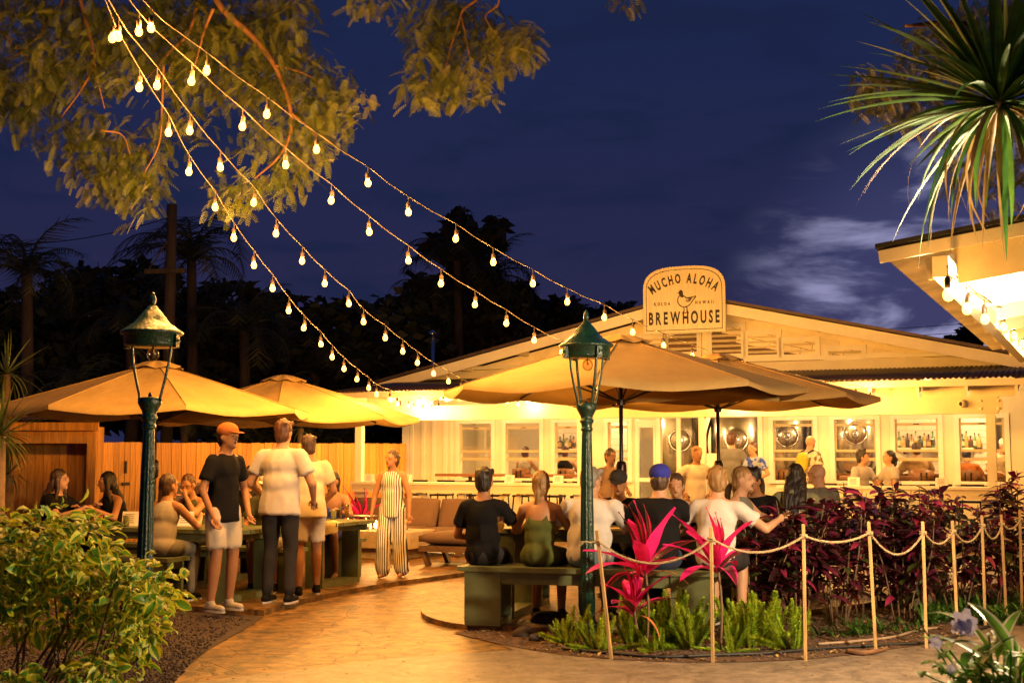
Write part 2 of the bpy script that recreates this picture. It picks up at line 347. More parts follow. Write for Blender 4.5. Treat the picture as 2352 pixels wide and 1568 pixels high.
def louver(x0, x1, y0, y1):
    a, zt = bp(x0, y0, VW - .06); b, zb = bp(x1, y1, VW - .06)
    zt = min(zt, rz((a + b) / 2, .42) if True else zt)
    m2 = MB()
    for (q0, q1, w0, w1) in ((a - .09, a, zb - .09, zt + .09), (b, b + .09, zb - .09, zt + .09), (a, b, zb - .09, zb), (a, b, zt, zt + .09)):
        m2.bx(q0, q1, VW - .05, VW - .002, w0, w1)
    fr = m2.build('louver_frame', M_trim, bh)
    m3 = MB(); m3.bx(a, b, VW - .008, VW - .003, zb, zt); m3.build('louver_backing', mat('louver_dark', (.16, .10, .05), .8), fr)
    n = max(2, round((zt - zb) / .105))
    for k in range(n):
        zc = zb + (k + .55) * (zt - zb) / n; m4 = MB(); m4.box(B((a + b) / 2, VW - .034, zc), b - a, .052, .016, U, (V * .72 + Z * .69).normalized(), (Z * .72 - V * .69).normalized()); m4.build('slat', M_paintw, fr)
for q in ((1634, 1702, 752, 811), (1717, 1784, 754, 813), (1799, 1872, 768, 812), (1902, 1978, 789, 822), (1991, 2067, 803, 822), (1534, 1600, 768, 807), (1469, 1524, 776, 806), (1398, 1455, 788, 809), (1330, 1385, 800, 812)): louver(*q)
mb = MB(); mb.bx(-.3, 12.1, VW - .06, VW - .003, 3.04, 3.27); mb.build('band_board', M_paint, bh)
mb = MB(); mb.bx(-.2, 12.0, VW - .075, VW - .003, 3.29, 3.36); mb.build('sill_board', M_trim, bh)
# main roof, rake boards
for sgn in (-1, 1):
    e = APU + sgn * 6.75; m2 = MB()
    m2.prism([B(APU, 1.95, APZ + .02), B(e, 1.95, rz(e, -.02)), B(e, 1.95, rz(e, -.075)), B(APU, 1.95, APZ + .075)], V * 9); m2.build('roof', M_metalroof, bh)
    m2 = MB(); m2.prism([B(APU, 1.98, APZ), B(e, 1.98, rz(e)), B(e, 1.98, rz(e, .2)), B(APU, 1.98, APZ - .2)], V * .04); m2.build('rake_board', M_trim, bh)
    m2 = MB(); m2.prism([B(APU, 2.03, APZ - .012), B(e, 2.03, rz(e, .012)), B(e, 2.03, rz(e, .03)), B(APU, 2.03, APZ - .03)], V * .76); m2.build('soffit', M_paintw, bh)
    for k in range(5):
        uu = APU + sgn * (1.1 + k * 1.25); m2 = MB(); m2.bx(uu - .05, uu + .05, 2.03, 2.79, rz(uu, .16), rz(uu, .035)); m2.build('lookout', M_paintw, bh)
# porch beam, posts, rafters, corrugated roof
mb = MB(); mb.bx(-.14, 11.42, -.09, .09, 2.165, 2.43); beam = mb.build('porch_beam', M_paint, bh)
for x in (826, 1337, 1614, 2278):
    u = bp(x, 1050, 0)[0]; w = .07 if x != 1614 else .05
    m2 = MB(); m2.bx(u - w, u + w, -.06, .06, FL, 2.165); m2.build('porch_post', M_trim, bh)
    m2 = MB(); m2.bx(u - .19 if x != 826 else u - .1, u + .19, -.105, -.092, 2.20, 2.40); pl = m2.build('gusset_plate', M_paint, beam)
    for du in (-.13, .13):
        for dz in (2.24, 2.36):
            if x == 826 and du < 0: continue
            m3 = MB(); m3.lathe([(.022, 0), (.022, .012), (.012, .02)], B(u + du, -.105, dz), 8, U, Z, -V); m3.build('bolt', M_trim, beam)
def pz(v): return 2.69 + (v + .6) * (.40 / 3.4)
nr = 17
for k in range(nr):
    u = .15 + k * (11.55 / (nr - 1)); m2 = MB(); a = B(u, -.5, pz(-.5) - .12); b = B(u, 2.78, pz(2.78) - .12)
    m2.beam(a, b, .05, .19); m2.build('rafter', M_trim, bh)
    if k < nr - 1 and k not in (2, 3, 6, 7, 11):
        m2 = MB(); m2.bx(u + .03, u + 11.55 / (nr - 1) - .03, -.05, -.02, 2.432, 2.63); m2.build('blocking_board', M_paintw, bh)
mb = MB(); mb.bx(-.32, 12.02, -.56, -.53, pz(-.55) - .12, pz(-.55) - .02); mb.build('eave_fascia', M_trim, bh)
for u in (-.32, 12.0):
    mb = MB(); mb.prism([B(u, -.53, pz(-.53) - .17), B(u, 2.78, pz(2.78) - .17), B(u, 2.78, pz(2.78) - .01), B(u, -.53, pz(-.53) - .01)], U * .03); mb.build('end_fascia', M_trim, bh)
def corrugated(name, o, du, dv, lu, n, amp, parent, m, th=.004, pitch=8):
    """sheet with waves across du (unit vector, length lu), ridges along dv"""
    mb = MB(); k = n * pitch; nrm = du.cross(dv).normalized(); st = len(mb.v)
    for j in range(2):
        for i in range(k + 1): mb.v.append(o + du * (lu * i / k) + dv * j + nrm * (amp * math.sin(2 * math.pi * i / pitch)))
    for i in range(k): mb.face((i, i + 1, k + 2 + i, k + 1 + i))
    ob = mb.build(name, m, parent, True); md = ob.modifiers.new('t', 'SOLIDIFY'); md.thickness = th; return ob
o0 = B(-.34, -.62, pz(-.62) + .012); corrugated('porch_roof', o0, U, B(-.34, 2.79, pz(2.79) + .012) - o0, 12.36, 150, .013, bh, M_metalroof)
def railing(u0, u1, peaks, posts, label):
    r = thing('porch_railing', label, 'railing', B((u0 + u1) / 2, 0, FL), group='railings along the porch front')
    m2 = MB(); m2.bx(u0, u1, -.26, .14, .975, 1.02); m2.build('bar_top', M_trim, r)
    m2 = MB(); m2.bx(u0 + .02, u1 - .02, -.235, -.205, .83, .974); m2.build('apron_board', M_paint, r)
    m2 = MB(); m2.bx(u0 + .02, u1 - .02, -.04, .0, FL + .06, FL + .13); m2.build('bottom_rail', M_trim, r)
    for u in posts: m2 = MB(); m2.bx(u - .055, u + .055, -.085, .03, FL + .001, .974); m2.build('post', M_trim, r)
    allp = sorted(posts)
    for u in peaks:
        m2 = MB(); m2.bx(u - .035, u + .035, -.06, .01, FL + .13, .974); m2.build('picket', M_trim, r)
        lo = max([q for q in allp if q < u], default=u - .9); hi = min([q for q in allp if q > u], default=u + .9)
        for q in (lo, hi):
            sg = 1 if q > u else -1
            m2 = MB(); m2.beam(B(u + sg * .05, -.05, .92), B(q - sg * .06, -.05, FL + .17), .035, .075, U); m2.build('brace', M_trim, r)
ur = lambda x: bp(x, 1115, 0)[0]
railing(-.06, ur(1346), [ur(944), ur(1192)], [ur(838), ur(1063), ur(1328)], 'white X-braced porch railing with bar top behind the brown sofa')
railing(ur(1790), 11.36, [ur(1905), ur(2120)], [ur(1800), ur(2012), ur(2262)], 'white X-braced porch railing with bar top behind the purple shrubs')
# windows
def window(x0, x1, k):
    a, b = up(x0), up(x1); z0, z1 = 1.05, 2.17; t = .085; vf = VW
    m2 = MB()
    for (q0, q1, w0, w1) in ((a - t, a, z0, z1 + t), (b, b + t, z0, z1 + t), (a, b, z1, z1 + t)): m2.bx(q0, q1, vf - .03, vf - .002, w0, w1)
    m2.bx(a - t - .02, b + t + .02, vf - .07, vf - .002, z0 - .06, z0 - .002)
    fr = m2.build('window', M_trim, bh); fr['label'] = None or 'double hung sash window with cream trim'; del fr['label']
    M_sash = mat('tan_sash', (.50, .38, .19), .5, var=.1)
    zm = z0 + (z1 - z0) * .47; m3 = MB(); w = .035
    for (q0, q1, w0, w1) in ((a, a + w, zm, z1), (b - w, b, zm, z1), (a + w, b - w, zm, zm + .045), (a + w, b - w, z1 - .12, z1 - .07)): m3.bx(q0, q1, vf + .035, vf + .06, w0, w1)
    m3.build('upper_sash', M_sash, fr)
    m3 = MB(); zl = zm - .16
    m3.bx(a, b, vf + .065, vf + .09, zl, zl + .055); m3.bx(a, b, vf + .065, vf + .09, zm + .0, zm + .04)
    m3.build('lower_sash', M_sash, fr)
    m3 = MB(); m3.bx(a + w, b - w, vf + .046, vf + .05, zm + .046, z1 - .001); m3.build('pane', M_glass, fr)
    m3 = MB(); m3.bx(a + .005, b - .005, vf + .076, vf + .08, zl + .056, zm - .001); m3.build('pane', M_glass, fr)
    m3 = MB(); m3.bx((a + b) / 2 - .05, (a + b) / 2 + .05, vf + .025, vf + .034, z1 - .10, z1 - .085); m3.build('sash_lock', M_dark, fr)
for k, (a, b) in enumerate(wins): window(a, b, k)
# glazed door and wide opening
a, b = up(1456), up(1510); m2 = MB()
for (q0, q1, w0, w1) in ((a, a + .09, FL + .01, 2.21), (b - .09, b, FL + .01, 2.21), (a + .09, b - .09, 2.06, 2.21), (a + .09, b - .09, FL + .01, .55), (a + .09, b - .09, 1.0, 1.08)): m2.bx(q0, q1, VW + .03, VW + .07, w0, w1)
dr = m2.build('door', M_trim, bh)
m3 = MB(); m3.bx(a + .091, b - .091, VW + .048, VW + .052, .551, 2.059); m3.build('pane', M_glass, dr)
m3 = MB(); m3.lathe([(.02, 0), (.02, .03), (.032, .045), (.02, .07)], B(b - .045, VW + .03, 1.12), 10, U, Z, -V); m3.build('handle', M_dark, dr)
a, b = up(1518), up(1742); m2 = MB()
for (q0, q1, w0, w1) in ((a - .09, a, FL, 2.33), (b, b + .09, FL, 2.33), (a, b, 2.24, 2.33)): m2.bx(q0, q1, VW - .03, VW - .002, w0, w1)
for x in (1558, 1612): m2.bx(up(x) - .04, up(x) + .04, VW + .02, VW + .08, FL, 2.239)
m2.build('door_frame', M_trim, bh)
# interior
VB = 6.2
mb = MB(); mb.bx(-.4, 12.2, VB, VB + .1, 0, 3); mb.bx(-.5, -.4, VW + .121, VB, 0, 3); mb.bx(12.2, 12.3, VW + .121, VB, 0, 3)
mb.build('interior_wall', M_board, bh)
mb = MB(); mb.bx(-.4, 12.2, VW + .121, VB - .001, .0, FL); mb.build('interior_floor', mat('interior_floor', (.25, .18, .11), .4), bh)
mb = MB(); mb.bx(-.4, 12.2, VW + .121, VB - .001, 2.62, 2.7); mb.build('interior_ceiling', M_board, bh)
def tilewall(x0, x1, v, z0=.95, z1=2.3):
    a = bp(x0, 1050, v)[0]; b = bp(x1, 1050, v)[0]; m2 = MB(); m2.bx(a, b, v, v + .06, FL, 2.6); w = m2.build('tiled_wall', mat('grout', (.5, .44, .34), .8), bh)
    tw, th = .30, .13; base = None; r = 0; z = z0
    while z < z1:
        u = a - (tw / 2 if r % 2 else 0)
        while u < b:
            q0, q1 = max(u, a), min(u + tw, b)
            if q1 - q0 > .03: m3 = MB(); m3.bx(q0 + .004, q1 - .004, v - .012, v - .001, z + .004, z + th - .004); m3.build('tile', M_tile, w)
            u += tw
        z += th; r += 1
    return a, b
BV = 4.5
R1 = tilewall(2048, 2290, BV); R2 = tilewall(1268, 1470, BV)
def bottle_mesh(kind):
    mb = MB(); h, r = [(.30, .038), (.25, .045), (.27, .034), (.22, .05)][kind]
    mb.lathe([(r * .9, 0), (r, .01), (r, h * .55), (r * .75, h * .64), (r * .33, h * .74), (r * .3, h * .93), (r * .36, h * .94), (r * .36, h)], n=12); return mb
def shelf(u0, u1, v, z, label):
    s = thing('bottle_shelf', label, 'shelf', B((u0 + u1) / 2, v - .12, z)); m2 = MB(); m2.bx(u0, u1, v - .22, v - .015, z - .04, z); m2.build('shelf_board', M_trim, s)
    for q in (u0 + .2, u1 - .2): m2 = MB(); m2.bx(q - .015, q + .015, v - .16, v - .02, z - .12, z - .041); m2.build('bracket', M_dark, s)
BC = [((.10, .22, .06), 'green glass'), ((.55, .42, .16), 'pale amber'), ((.05, .03, .02), 'dark brown'), ((.35, .15, .03), 'amber'), ((.6, .58, .5), 'clear'), ((.03, .09, .04), 'dark green'), ((.5, .30, .05), 'honey'), ((.12, .03, .02), 'red brown')]
nb = 0
def bottles(u0, u1, v, z, n, where):
    global nb
    for i in range(n):
        u = u0 + (u1 - u0) * (i + .5) / n; c, nm = BC[(nb * 5 + i) % 8]; kind = (nb + i * 3) % 4
        r = thing('bottle', '%s bottle, %s from left %s' % (nm, ['first', 'second', 'third', 'fourth', 'fifth', 'sixth', 'seventh', 'eighth', 'ninth'][i], where), 'bottle', B(u, v - .11, z), group='bottles behind the bar')
        b_ = bottle_mesh(kind); me = b_.mesh('glass', mat('bottle_' + nm.replace(' ', '_'), c, .12, var=.1, coat=.5), True); link('glass', me, r)
        m2 = MB(); h, rr = [(.30, .038), (.25, .045), (.27, .034), (.22, .05)][kind]; m2.lathe([(rr * 1.015, h * .15), (rr * 1.015, h * .48)], n=12); link('paper_label', m2.mesh('paper_label', mat('bottle_label_%d' % (i % 3), [(.7, .62, .42), (.5, .35, .1), (.05, .04, .03)][i % 3], .7)), r)
        m2 = MB(); m2.lathe([(rr * .4, h * .95), (rr * .4, h * 1.04)], n=10); link('cap', m2.mesh('cap', M_dark), r)
    nb += n
shelf(R1[0] + .05, R1[1] - .4, BV, 1.66, 'white bottle shelf seen through the windows right of the steel tanks')
a7, b7 = bp(2063, 1050, BV)[0], bp(2150, 1050, BV)[0]; bottles(a7, b7, BV, 1.66, 9, 'in the second window from right')
a7, b7 = bp(2208, 1050, BV)[0], bp(2255, 1050, BV)[0]; bottles(a7, b7, BV, 1.66, 5, 'in the rightmost window')
shelf(R2[0] + .02, R2[0] + 1.2, BV, 1.66, 'white bottle shelf seen through the narrow window by the right lamp')
a7, b7 = bp(1279, 1050, BV)[0], bp(1326, 1050, BV)[0]; bottles(a7, b7, BV, 1.66, 6, 'in the narrow window by the right lamp')
# bar counter inside
mb = MB(); ua, ub = bp(1900, 1080, 3.9)[0], bp(2330, 1080, 3.9)[0]
bc = thing('bar_counter', 'brown wooden bar counter seen through the right-hand windows', 'counter', B((ua + ub) / 2, 3.9, FL))
mb.bx(ua, ub, 3.7, 4.1, 1.12, 1.17); mb.build('counter_top', M_brownwood, bc)
mb = MB(); mb.bx(ua, ub, 3.8, 4.0, FL, 1.119); mb.build('counter_front', M_brownwood, bc)
# steel tanks
def tank(px, r, v, label, zc=1.82):
    u = bp(px, 1000, v)[0]; t = thing('steel_tank', label, 'tank', B(u, v, FL), group='steel brewing tanks')
    c = B(u, v, 0); m2 = MB(); m2.lathe([(.06, .75), (r * .5, .95), (r, 1.35), (r, 2.35), (r * .8, 2.5), (.1, 2.58)], c, 36); o = m2.build('vessel', M_steel, t, True)
    toc = (Vector((0, 0, 0)) - c); toc.z = 0; toc.normalize(); q = Vector((-toc.y, toc.x, 0))
    d = c + toc * (r - .045) + Z * zc; m2 = MB(); m2.lathe([(.24, 0), (.24, .06), (.215, .075), (.20, .05)], d, 28, q, Z, toc); mw = m2.build('manway_ring', M_steel, t, True)
    m2 = MB(); m2.lathe([(.2, .04), (.19, .075), (.1, .095), (.01, .1)], d, 28, q, Z, toc); m2.build('manway_door', M_steel, mw, True)
    m2 = MB()
    m2.tube([d + toc * .13 + (q * math.cos(a) + Z * math.sin(a)) * .07 for a in [i * math.pi / 8 for i in range(17)]], .012, 6)
    for a in (R(90), R(210), R(330)): m2.tube([d + toc * .13, d + toc * .13 + (q * math.cos(a) + Z * math.sin(a)) * .07], .010, 6)
    m2.box(d + toc * .105, .04, .44, .03, q, Z, toc); m2.build('wheel_handle', M_steel, mw, True)
    for a in range(3):
        an = a * 2.094 + .5; m3 = MB(); e = c + Vector((math.cos(an), math.sin(an), 0)) * (r * .72); m3.tube([e + Z * FL, e + Z * 1.2], .03, 8); m3.build('leg', M_steel, t)
tank(1562, .50, 4.4, 'polished steel tank with round hatch at the left of the wide doorway')
tank(1692, .52, 4.3, 'polished steel tank with round hatch at the right of the wide doorway')
tank(1808, .45, 4.6, 'steel tank seen through the sash window beside the doorway', 1.9)
tank(1900, .42, 5.2, 'steel tank partly hidden between the fifth and sixth windows', 1.9)
tank(1965, .46, 4.5, 'large steel tank seen through the sixth sash window', 1.95)
for i, (px, v) in enumerate(((1606, 4.0), (1633, 4.1))):
    u = bp(px, 1000, v)[0]; m2 = MB(); pts = [B(u + .10 * math.sin(k * .8 + i * 2), v + .05 * k / 8, 2.55 - k * .24) for k in range(9)]
    m2.tube(spline(pts, 4), .028, 8); m2.build('brewing_hose', M_black, None, True, 'black brewing hose hanging %s the tanks in the doorway' % ['left of the post between', 'right of the post between'][i], 'hose')
# lamps in and on the house: warm glass globes
M_globe = emit('porch_lamp_glow', (1, .66, .27), 26)
def house_lamp(name, loc, r, label, energy, group, color=(1, .56, .21), em=None):
    t = thing(name, label, 'lamp', loc, group=group); p = Vector(loc)
    m2 = MB(); m2.lathe([(r * 1.15, .0), (r * 1.15, .025), (r * .7, .05), (r * .3, .06)], p, 16); m2.build('lamp_base', M_trim, t)
    m2 = MB(); m2.ell(p - Z * (r * .75), r, r, r * .75, 14, 8); m2.build('lamp_globe', em or M_globe, t, True)
    if energy:
        l = bpy.data.lights.new('lamp_light', 'POINT'); l.energy = energy; l.color = color; l.shadow_soft_size = r * .9
        lo = bpy.data.objects.new('lamp_light', l); COL.objects.link(lo); lo.parent = t; lo.location = (0, 0, -r * 2.1)
    return t
words = ['far left', 'second from the left', 'middle', 'second from the right', 'far right']
for i, u in enumerate((1.3, 3.6, 5.9, 8.2, 10.6)): house_lamp('porch_ceiling_lamp', B(u, 1.1, 2.70), .09, '%s ceiling lamp above the porch seating, behind the beam' % words[i], 130, 'porch ceiling lamps')
for i, (u, v) in enumerate(((1.2, 3.7), (4.0, 3.8), (5.4, 5.3), (8.4, 3.6), (10.8, 3.6))): house_lamp('bar_ceiling_lamp', B(u, v, 2.55), .07, '%s ceiling lamp inside the bar room' % words[i], 95, 'ceiling lamps in the bar', (1, .60, .24))  # the middle lamp is an added one, to brighten the room behind the glazed door
for i, x in enumerate((965, 1215, 1690)):
    u = bp(x, 905, -.3)[0]; house_lamp('eave_lamp', B(u, -.32, 2.52), .055, '%s small white eave lamp shining on the porch beam' % ['left', 'middle', 'right'][i], 13, 'eave lamps', (1, .70, .33), emit('eave_lamp_glow', (1, .8, .5), 20))
# security camera, junction box, vent pipe
u, z_ = bp(2212, 926, -.1); t = thing('security_camera', 'white dome security camera on the porch beam', 'camera', B(u, -.1, z_))
mb = MB(); mb.lathe([(.06, 0), (.06, .03), (.04, .045)], B(u, -.092, z_), 16, U, Z, -V); mb.build('base', M_trim, t, True)
mb = MB(); mb.ell(B(u - .01, -.15, z_ - .01), .06, .06, .06); mb.build('housing', M_trim, t, True)
mb = MB(); mb.ell(B(u - .022, -.182, z_ - .012), .038, .032, .038); mb.build('lens', M_black, t, True)
u, z_ = bp(1026, 912, -.3); t = thing('junction_box', 'small white junction box under the eave at the end of a light string', 'box', B(u, -.3, z_))
mb = MB(); mb.box(B(u, -.3, z_), .26, .08, .11, U, V, Z); mb.build('case', M_trim, t); mb = MB(); mb.box(B(u - .05, -.345, z_), .05, .01, .06, U, V, Z); mb.build('switch', M_dark, t)
u, z_ = bp(994, 872, 6.5); zt = bp(990, 770, 6.5)[1]; t = thing('roof_vent', 'thin steel vent pipe with a small cowl on the left roof slope', 'pipe', B(u, 6.5, rz(u)))
mb = MB(); mb.tube([B(u, 6.5, rz(u) - .1), B(u, 6.5, zt)], .045, 10); mb.build('pipe', M_steel, t, True)
mb = MB(); mb.lathe([(.05, -.02), (.09, .0), (.1, .05), (.03, .13)], B(u - .02, 6.5, zt), 12); mb.build('cowl', M_steel, t, True)
# ================================================================= the sign on the gable
sv = 1.86
a, zb = bp(1478, 768, sv); b, _ = bp(1667, 764, sv); uc = (a + b) / 2; hw = (b - a) / 2; zt = bp(1570, 611, sv)[1]; zs = bp(1480, 668, sv)[1]
sign = thing('sign_board', 'arched wooden sign reading MUCHO ALOHA BREWHOUSE with a bird emblem', 'sign', B(uc, sv, zb))
def archpts(d, n=18):
    w = hw - d; top = zt - d; sh = zs - d * .3; pts = [(-w, zb + d), (w, zb + d)]
    # superellipse shoulder
    for i in range(n + 1):
        t = math.pi * i / n; c, s = math.cos(t), math.sin(t); pts.append((w * math.copysign(abs(c) ** .62, c), sh + (top - sh) * abs(s) ** .80))
    return pts
M_sign = mat('sign_wood', (.82, .70, .44), .55, var=.12, scale=4, stretch=(7, 7, .7), bump=.05)
M_ink = mat('sign_black_paint', (.02, .016, .012), .6, var=.5, scale=20)
mb = MB(); mb.prism([B(uc + x, sv + .05, z) for x, z in archpts(0)], -V * .05); pan = mb.build('panel', M_sign, sign)
mb = MB(); o_ = archpts(.055); i_ = archpts(.067); n = len(o_)
st = len(mb.v); mb.v += [B(uc + x, sv - .003, z) for x, z in o_] + [B(uc + x, sv - .003, z) for x, z in i_]
for k in range(n): mb.face((k, (k + 1) % n, n + (k + 1) % n, n + k))
mb.build('border_line', M_ink, sign)
mb = MB(); mb.bx(uc - .3, uc + .3, sv + .051, sv + .12, zb + .1, zb + .6); mb.build('mount', M_paint, sign)
FONT = None
def text_mesh(s, h, cond):
    """Letters as meshes with x advance, in a plane (x, z)"""
    out = []; 
    for ch in s:
        cu = bpy.data.curves.new('t', 'FONT'); cu.body = ch; cu.size = 1; cu.offset = .036; cu.resolution_u = 3
        ob = bpy.data.objects.new('t', cu); COL.objects.link(ob); dg = bpy.context.evaluated_depsgraph_get(); me = bpy.data.meshes.new_from_object(ob.evaluated_get(dg))
        bpy.data.objects.remove(ob); vs = [v.co.copy() for v in me.vertices]; fs = [tuple(p.vertices) for p in me.polygons]; bpy.data.meshes.remove(me); out.append((ch, vs, fs))
    return out
GLY = {}
def glyph(ch):
    if ch not in GLY: GLY[ch] = text_mesh(ch, 1, 1)[0]
    return GLY[ch]
def write(mb, s, height, cond, place, track=.12):
    """place(x along the line, y up) -> world point"""
    cap = .72; sc = height / cap; adv = []; x = 0
    for ch in s:
        if ch == ' ': adv.append((ch, x, 0)); x += .32 * sc * cond * 1.6; continue
        vs = glyph(ch)[1]; x0 = min(v.x for v in vs); x1 = max(v.x for v in vs); adv.append((ch, x - x0 * sc * cond, (x1 - x0) * sc * cond)); x += (x1 - x0) * sc * cond + track * height
    tot = x - track * height
    for ch, xo, w in adv:
        if ch == ' ': continue
        _, vs, fs = glyph(ch); mid = xo + sum(v.x for v in vs) / len(vs) * sc * cond
        n = len(mb.v); mb.v += [place(xo + v.x * sc * cond - tot / 2, v.y * sc, mid - tot / 2) for v in vs]
        for f in fs: mb.face([n + i for i in f])
def line_at(u0, z0): return lambda x, y, m: B(u0 + x, sv - .004, z0 + y)
spx = lambda x, y: bp(x, y, sv)
mb = MB()
_, z0 = spx(1570, 745); write(mb, 'BREWHOUSE', .232, .53, line_at(uc, z0 + .02), .20)
# arched line: letters turned along a circle
ra = 1.05; zc_ = spx(1570, 672)[1] - ra + .19
def arc(x, y, m):
    t = m / ra; cx_, cz_ = math.sin(t) * ra, math.cos(t) * ra; dx = x - m
    return B(uc + cx_ + math.cos(t) * dx + math.sin(t) * y, sv - .004, zc_ + cz_ - math.sin(t) * dx + math.cos(t) * y)
write(mb, 'MUCHO ALOHA', .178, .53, arc, .20)
_, z1 = spx(1520, 703); u1 = spx(1521, 700)[0]; u2 = spx(1618, 697)[0]
write(mb, 'KOLOA', .062, .7, line_at(u1, z1 + .01), .40); write(mb, 'HAWAII', .062, .7, line_at(u2, z1 + .01), .40)
mb.build('lettering', M_ink, sign)
# bird emblem: outline body, dark head and wing, two legs
ub, zb_ = spx(1573, 688)
k_ = .36
def bird(pts, mb, w=None, dy=.004):
    P = [B(ub + x * k_, sv - dy, zb_ + z * k_) for x, z in pts]
    if w is None: mb.poly(P)
    else:
        Q = spline(P, 4)
        for i in range(len(Q) - 1):
            d = (Q[i + 1] - Q[i]); nn = V.cross(d).normalized() * (w * k_); mb.poly([Q[i] - nn, Q[i + 1] - nn, Q[i + 1] + nn, Q[i] + nn])
mb = MB()
bird([(-.34, .36), (-.30, .46), (-.24, .52), (-.16, .5), (-.10, .42), (-.09, .30), (-.04, .18), (-.12, .10), (-.20, .14), (-.28, .2), (-.30, .28)], mb)
bird([(-.42, .36), (-.33, .40), (-.33, .35)], mb)
bird([(-.30, .22), (-.38, .02), (-.34, -.2), (-.16, -.36), (.06, -.38), (.28, -.26), (.42, -.06), (.60, .14)], mb, .026, .0045)
bird([(-.05, .2), (.08, .1), (.3, .1), (.6, .16)], mb, .026, .005)
for q in ([(0, .06), (.2, .06), (.5, .14), (.3, .02)], [(-.02, -.0), (.2, .0), (.46, .06), (.26, -.06)], [(.0, -.07), (.18, -.07), (.38, -.03), (.18, -.14)]): bird(q, mb, None, .0055)
for x in (-.06, .1): bird([(x, -.36), (x + .02, -.52), (x, -.68)], mb, .024, .006); bird([(x - .1, -.72), (x, -.68), (x + .12, -.71)], mb, .02, .0065)
mb.build('bird_emblem', M_ink, sign)
def at_px0(x, Y): p = atY(x, HOR, Y); return Vector((p.x, Y, 0))
# ================================================================= neighbouring building: only its lit eave reaches into the picture
Q0 = atY(2020, 578, 7.4); V2 = Vector((.425, .905, 0)).normalized(); U2 = Vector((V2.y, -V2.x, 0)); n2 = thing('neighbour_building', 'cream open-eaved building with corrugated roof at the right edge', 'building', (Q0.x, Q0.y, 0))
def Qp(t, s, z): return Vector((Q0.x, Q0.y, 0)) + U2 * t + V2 * s + Z * z
def q_tz(x, y, s=0):
    r = ray(x, y); k = ((Vector((Q0.x, Q0.y, 0)) + V2 * s - CAM).dot(V2)) / r.dot(V2); P = CAM + r * k
    return (P - Vector((Q0.x, Q0.y, 0))).dot(U2), P.z
t1, z1 = q_tz(2352, 512); m2s = (z1 - Q0.z) / t1; ez = Q0.z; LN = 7.6
def qz(t): return ez + m2s * t
o0 = Qp(0, 0, qz(0)); dU = (Qp(1, 0, qz(1)) - o0).normalized(); Lr = 4.2
ob = corrugated('roof_sheet', o0, V2, dU * Lr, LN, 100, .012, n2, M_tin)
mb = MB(); mb.prism([Qp(-.02, -.03, qz(-.02) + .02), Qp(4, -.03, qz(4) + .02), Qp(4, -.03, qz(4) + .045), Qp(-.02, -.03, qz(-.02) + .045)], V2 * (LN + .05)); mb.build('roof_felt', mat('roof_felt', (.03, .028, .026), .9), n2)
mb = MB(); mb.beam(Qp(.0, -.015, qz(0) - .035), Qp(4, -.015, qz(4) - .035), .025, .07); mb.build('drip_board', M_trim, n2)
mb = MB(); mb.beam(Qp(.42, .03, qz(.42) - .17), Qp(4, .03, qz(4) - .17), .045, .2); mb.build('rake_board', M_paintw, n2)
mb = MB(); mb.beam(Qp(.33, .06, ez - .10), Qp(.33, LN - .1, ez - .10), .09, .12); mb.build('plate_beam', M_trim, n2)
for k in range(8):
    s = .5 + k * .95; m2 = MB(); m2.beam(Qp(.2, s, qz(.2) - .08), Qp(4, s, qz(4) - .08), .05, .13); m2.build('rafter', M_trim, n2)
mb = MB(); mb.box(Qp(1.9, LN / 2 + .2, 1.2), .12, LN - .4, 2.6, U2, V2, Z); mb.build('wall', M_paint, n2)
mb = MB(); mb.prism([Qp(1.85, .3, 2.5), Qp(4, .3, 2.5), Qp(4, .3, qz(4) - .05), Qp(1.85, .3, qz(1.85) - .05)], V2 * .08); mb.build('end_wall', M_paint, n2)
# flood lamp under that roof
fl = Qp(1.5, .5, 2.2); t = thing('flood_lamp', 'bright flood lamp under the eave of the building at the right edge', 'lamp', fl)
mb = MB(); mb.box(fl + U2 * .06, .10, .22, .16, U2, V2, Z); mb.build('housing', M_dark, t)
mb = MB(); mb.box(fl - U2 * .0, .012, .20, .14, U2, V2, Z); mb.build('lens', emit('flood_glow', (1, .74, .42), 60), t)
mb = MB(); mb.beam(fl + U2 * .06 + Z * .08, fl + U2 * .06 + Z * .42, .03, .03); mb.build('bracket', M_dark, t)
l = bpy.data.lights.new('lamp_light', 'SPOT'); l.energy = 1500; l.color = (1, .73, .43); l.spot_size = R(178); l.spot_blend = .25; l.shadow_soft_size = .09
lo = bpy.data.objects.new('lamp_light', l); COL.objects.link(lo); lo.parent = t; lo.location = -U2 * .05
dirv = (-U2 * .95 - V2 * .1 - Z * .12); lo.rotation_euler = dirv.to_track_quat('-Z', 'Y').to_euler()
# ================================================================= strings of bulbs
def bulb_glass():
    m = bpy.data.materials.new('bulb_glow'); m.use_nodes = True; t = m.node_tree; t.nodes.remove(t.nodes['Principled BSDF']); e = N(t, 'ShaderNodeEmission'); e.inputs[0].default_value = (1, .46, .065, 1); e.inputs[1].default_value = 5.0
    a = N(t, 'ShaderNodeAddShader'); tr = N(t, 'ShaderNodeBsdfTransparent'); t.links.new(e.outputs[0], a.inputs[0]); t.links.new(tr.outputs[0], a.inputs[1]); t.links.new(a.outputs[0], t.nodes['Material Output'].inputs[0]); m.cycles.emission_sampling = 'NONE'; return m
M_bulb = bulb_glass()
BL = bpy.data.lights.new('bulb_light', 'POINT'); BL.energy = 50; BL.color = (1, .435, .08); BL.shadow_soft_size = .02
M_cable = mat('string_cable', (.05, .035, .02), .7)
M_sock = mat('bulb_socket', (.05, .03, .02), .5)
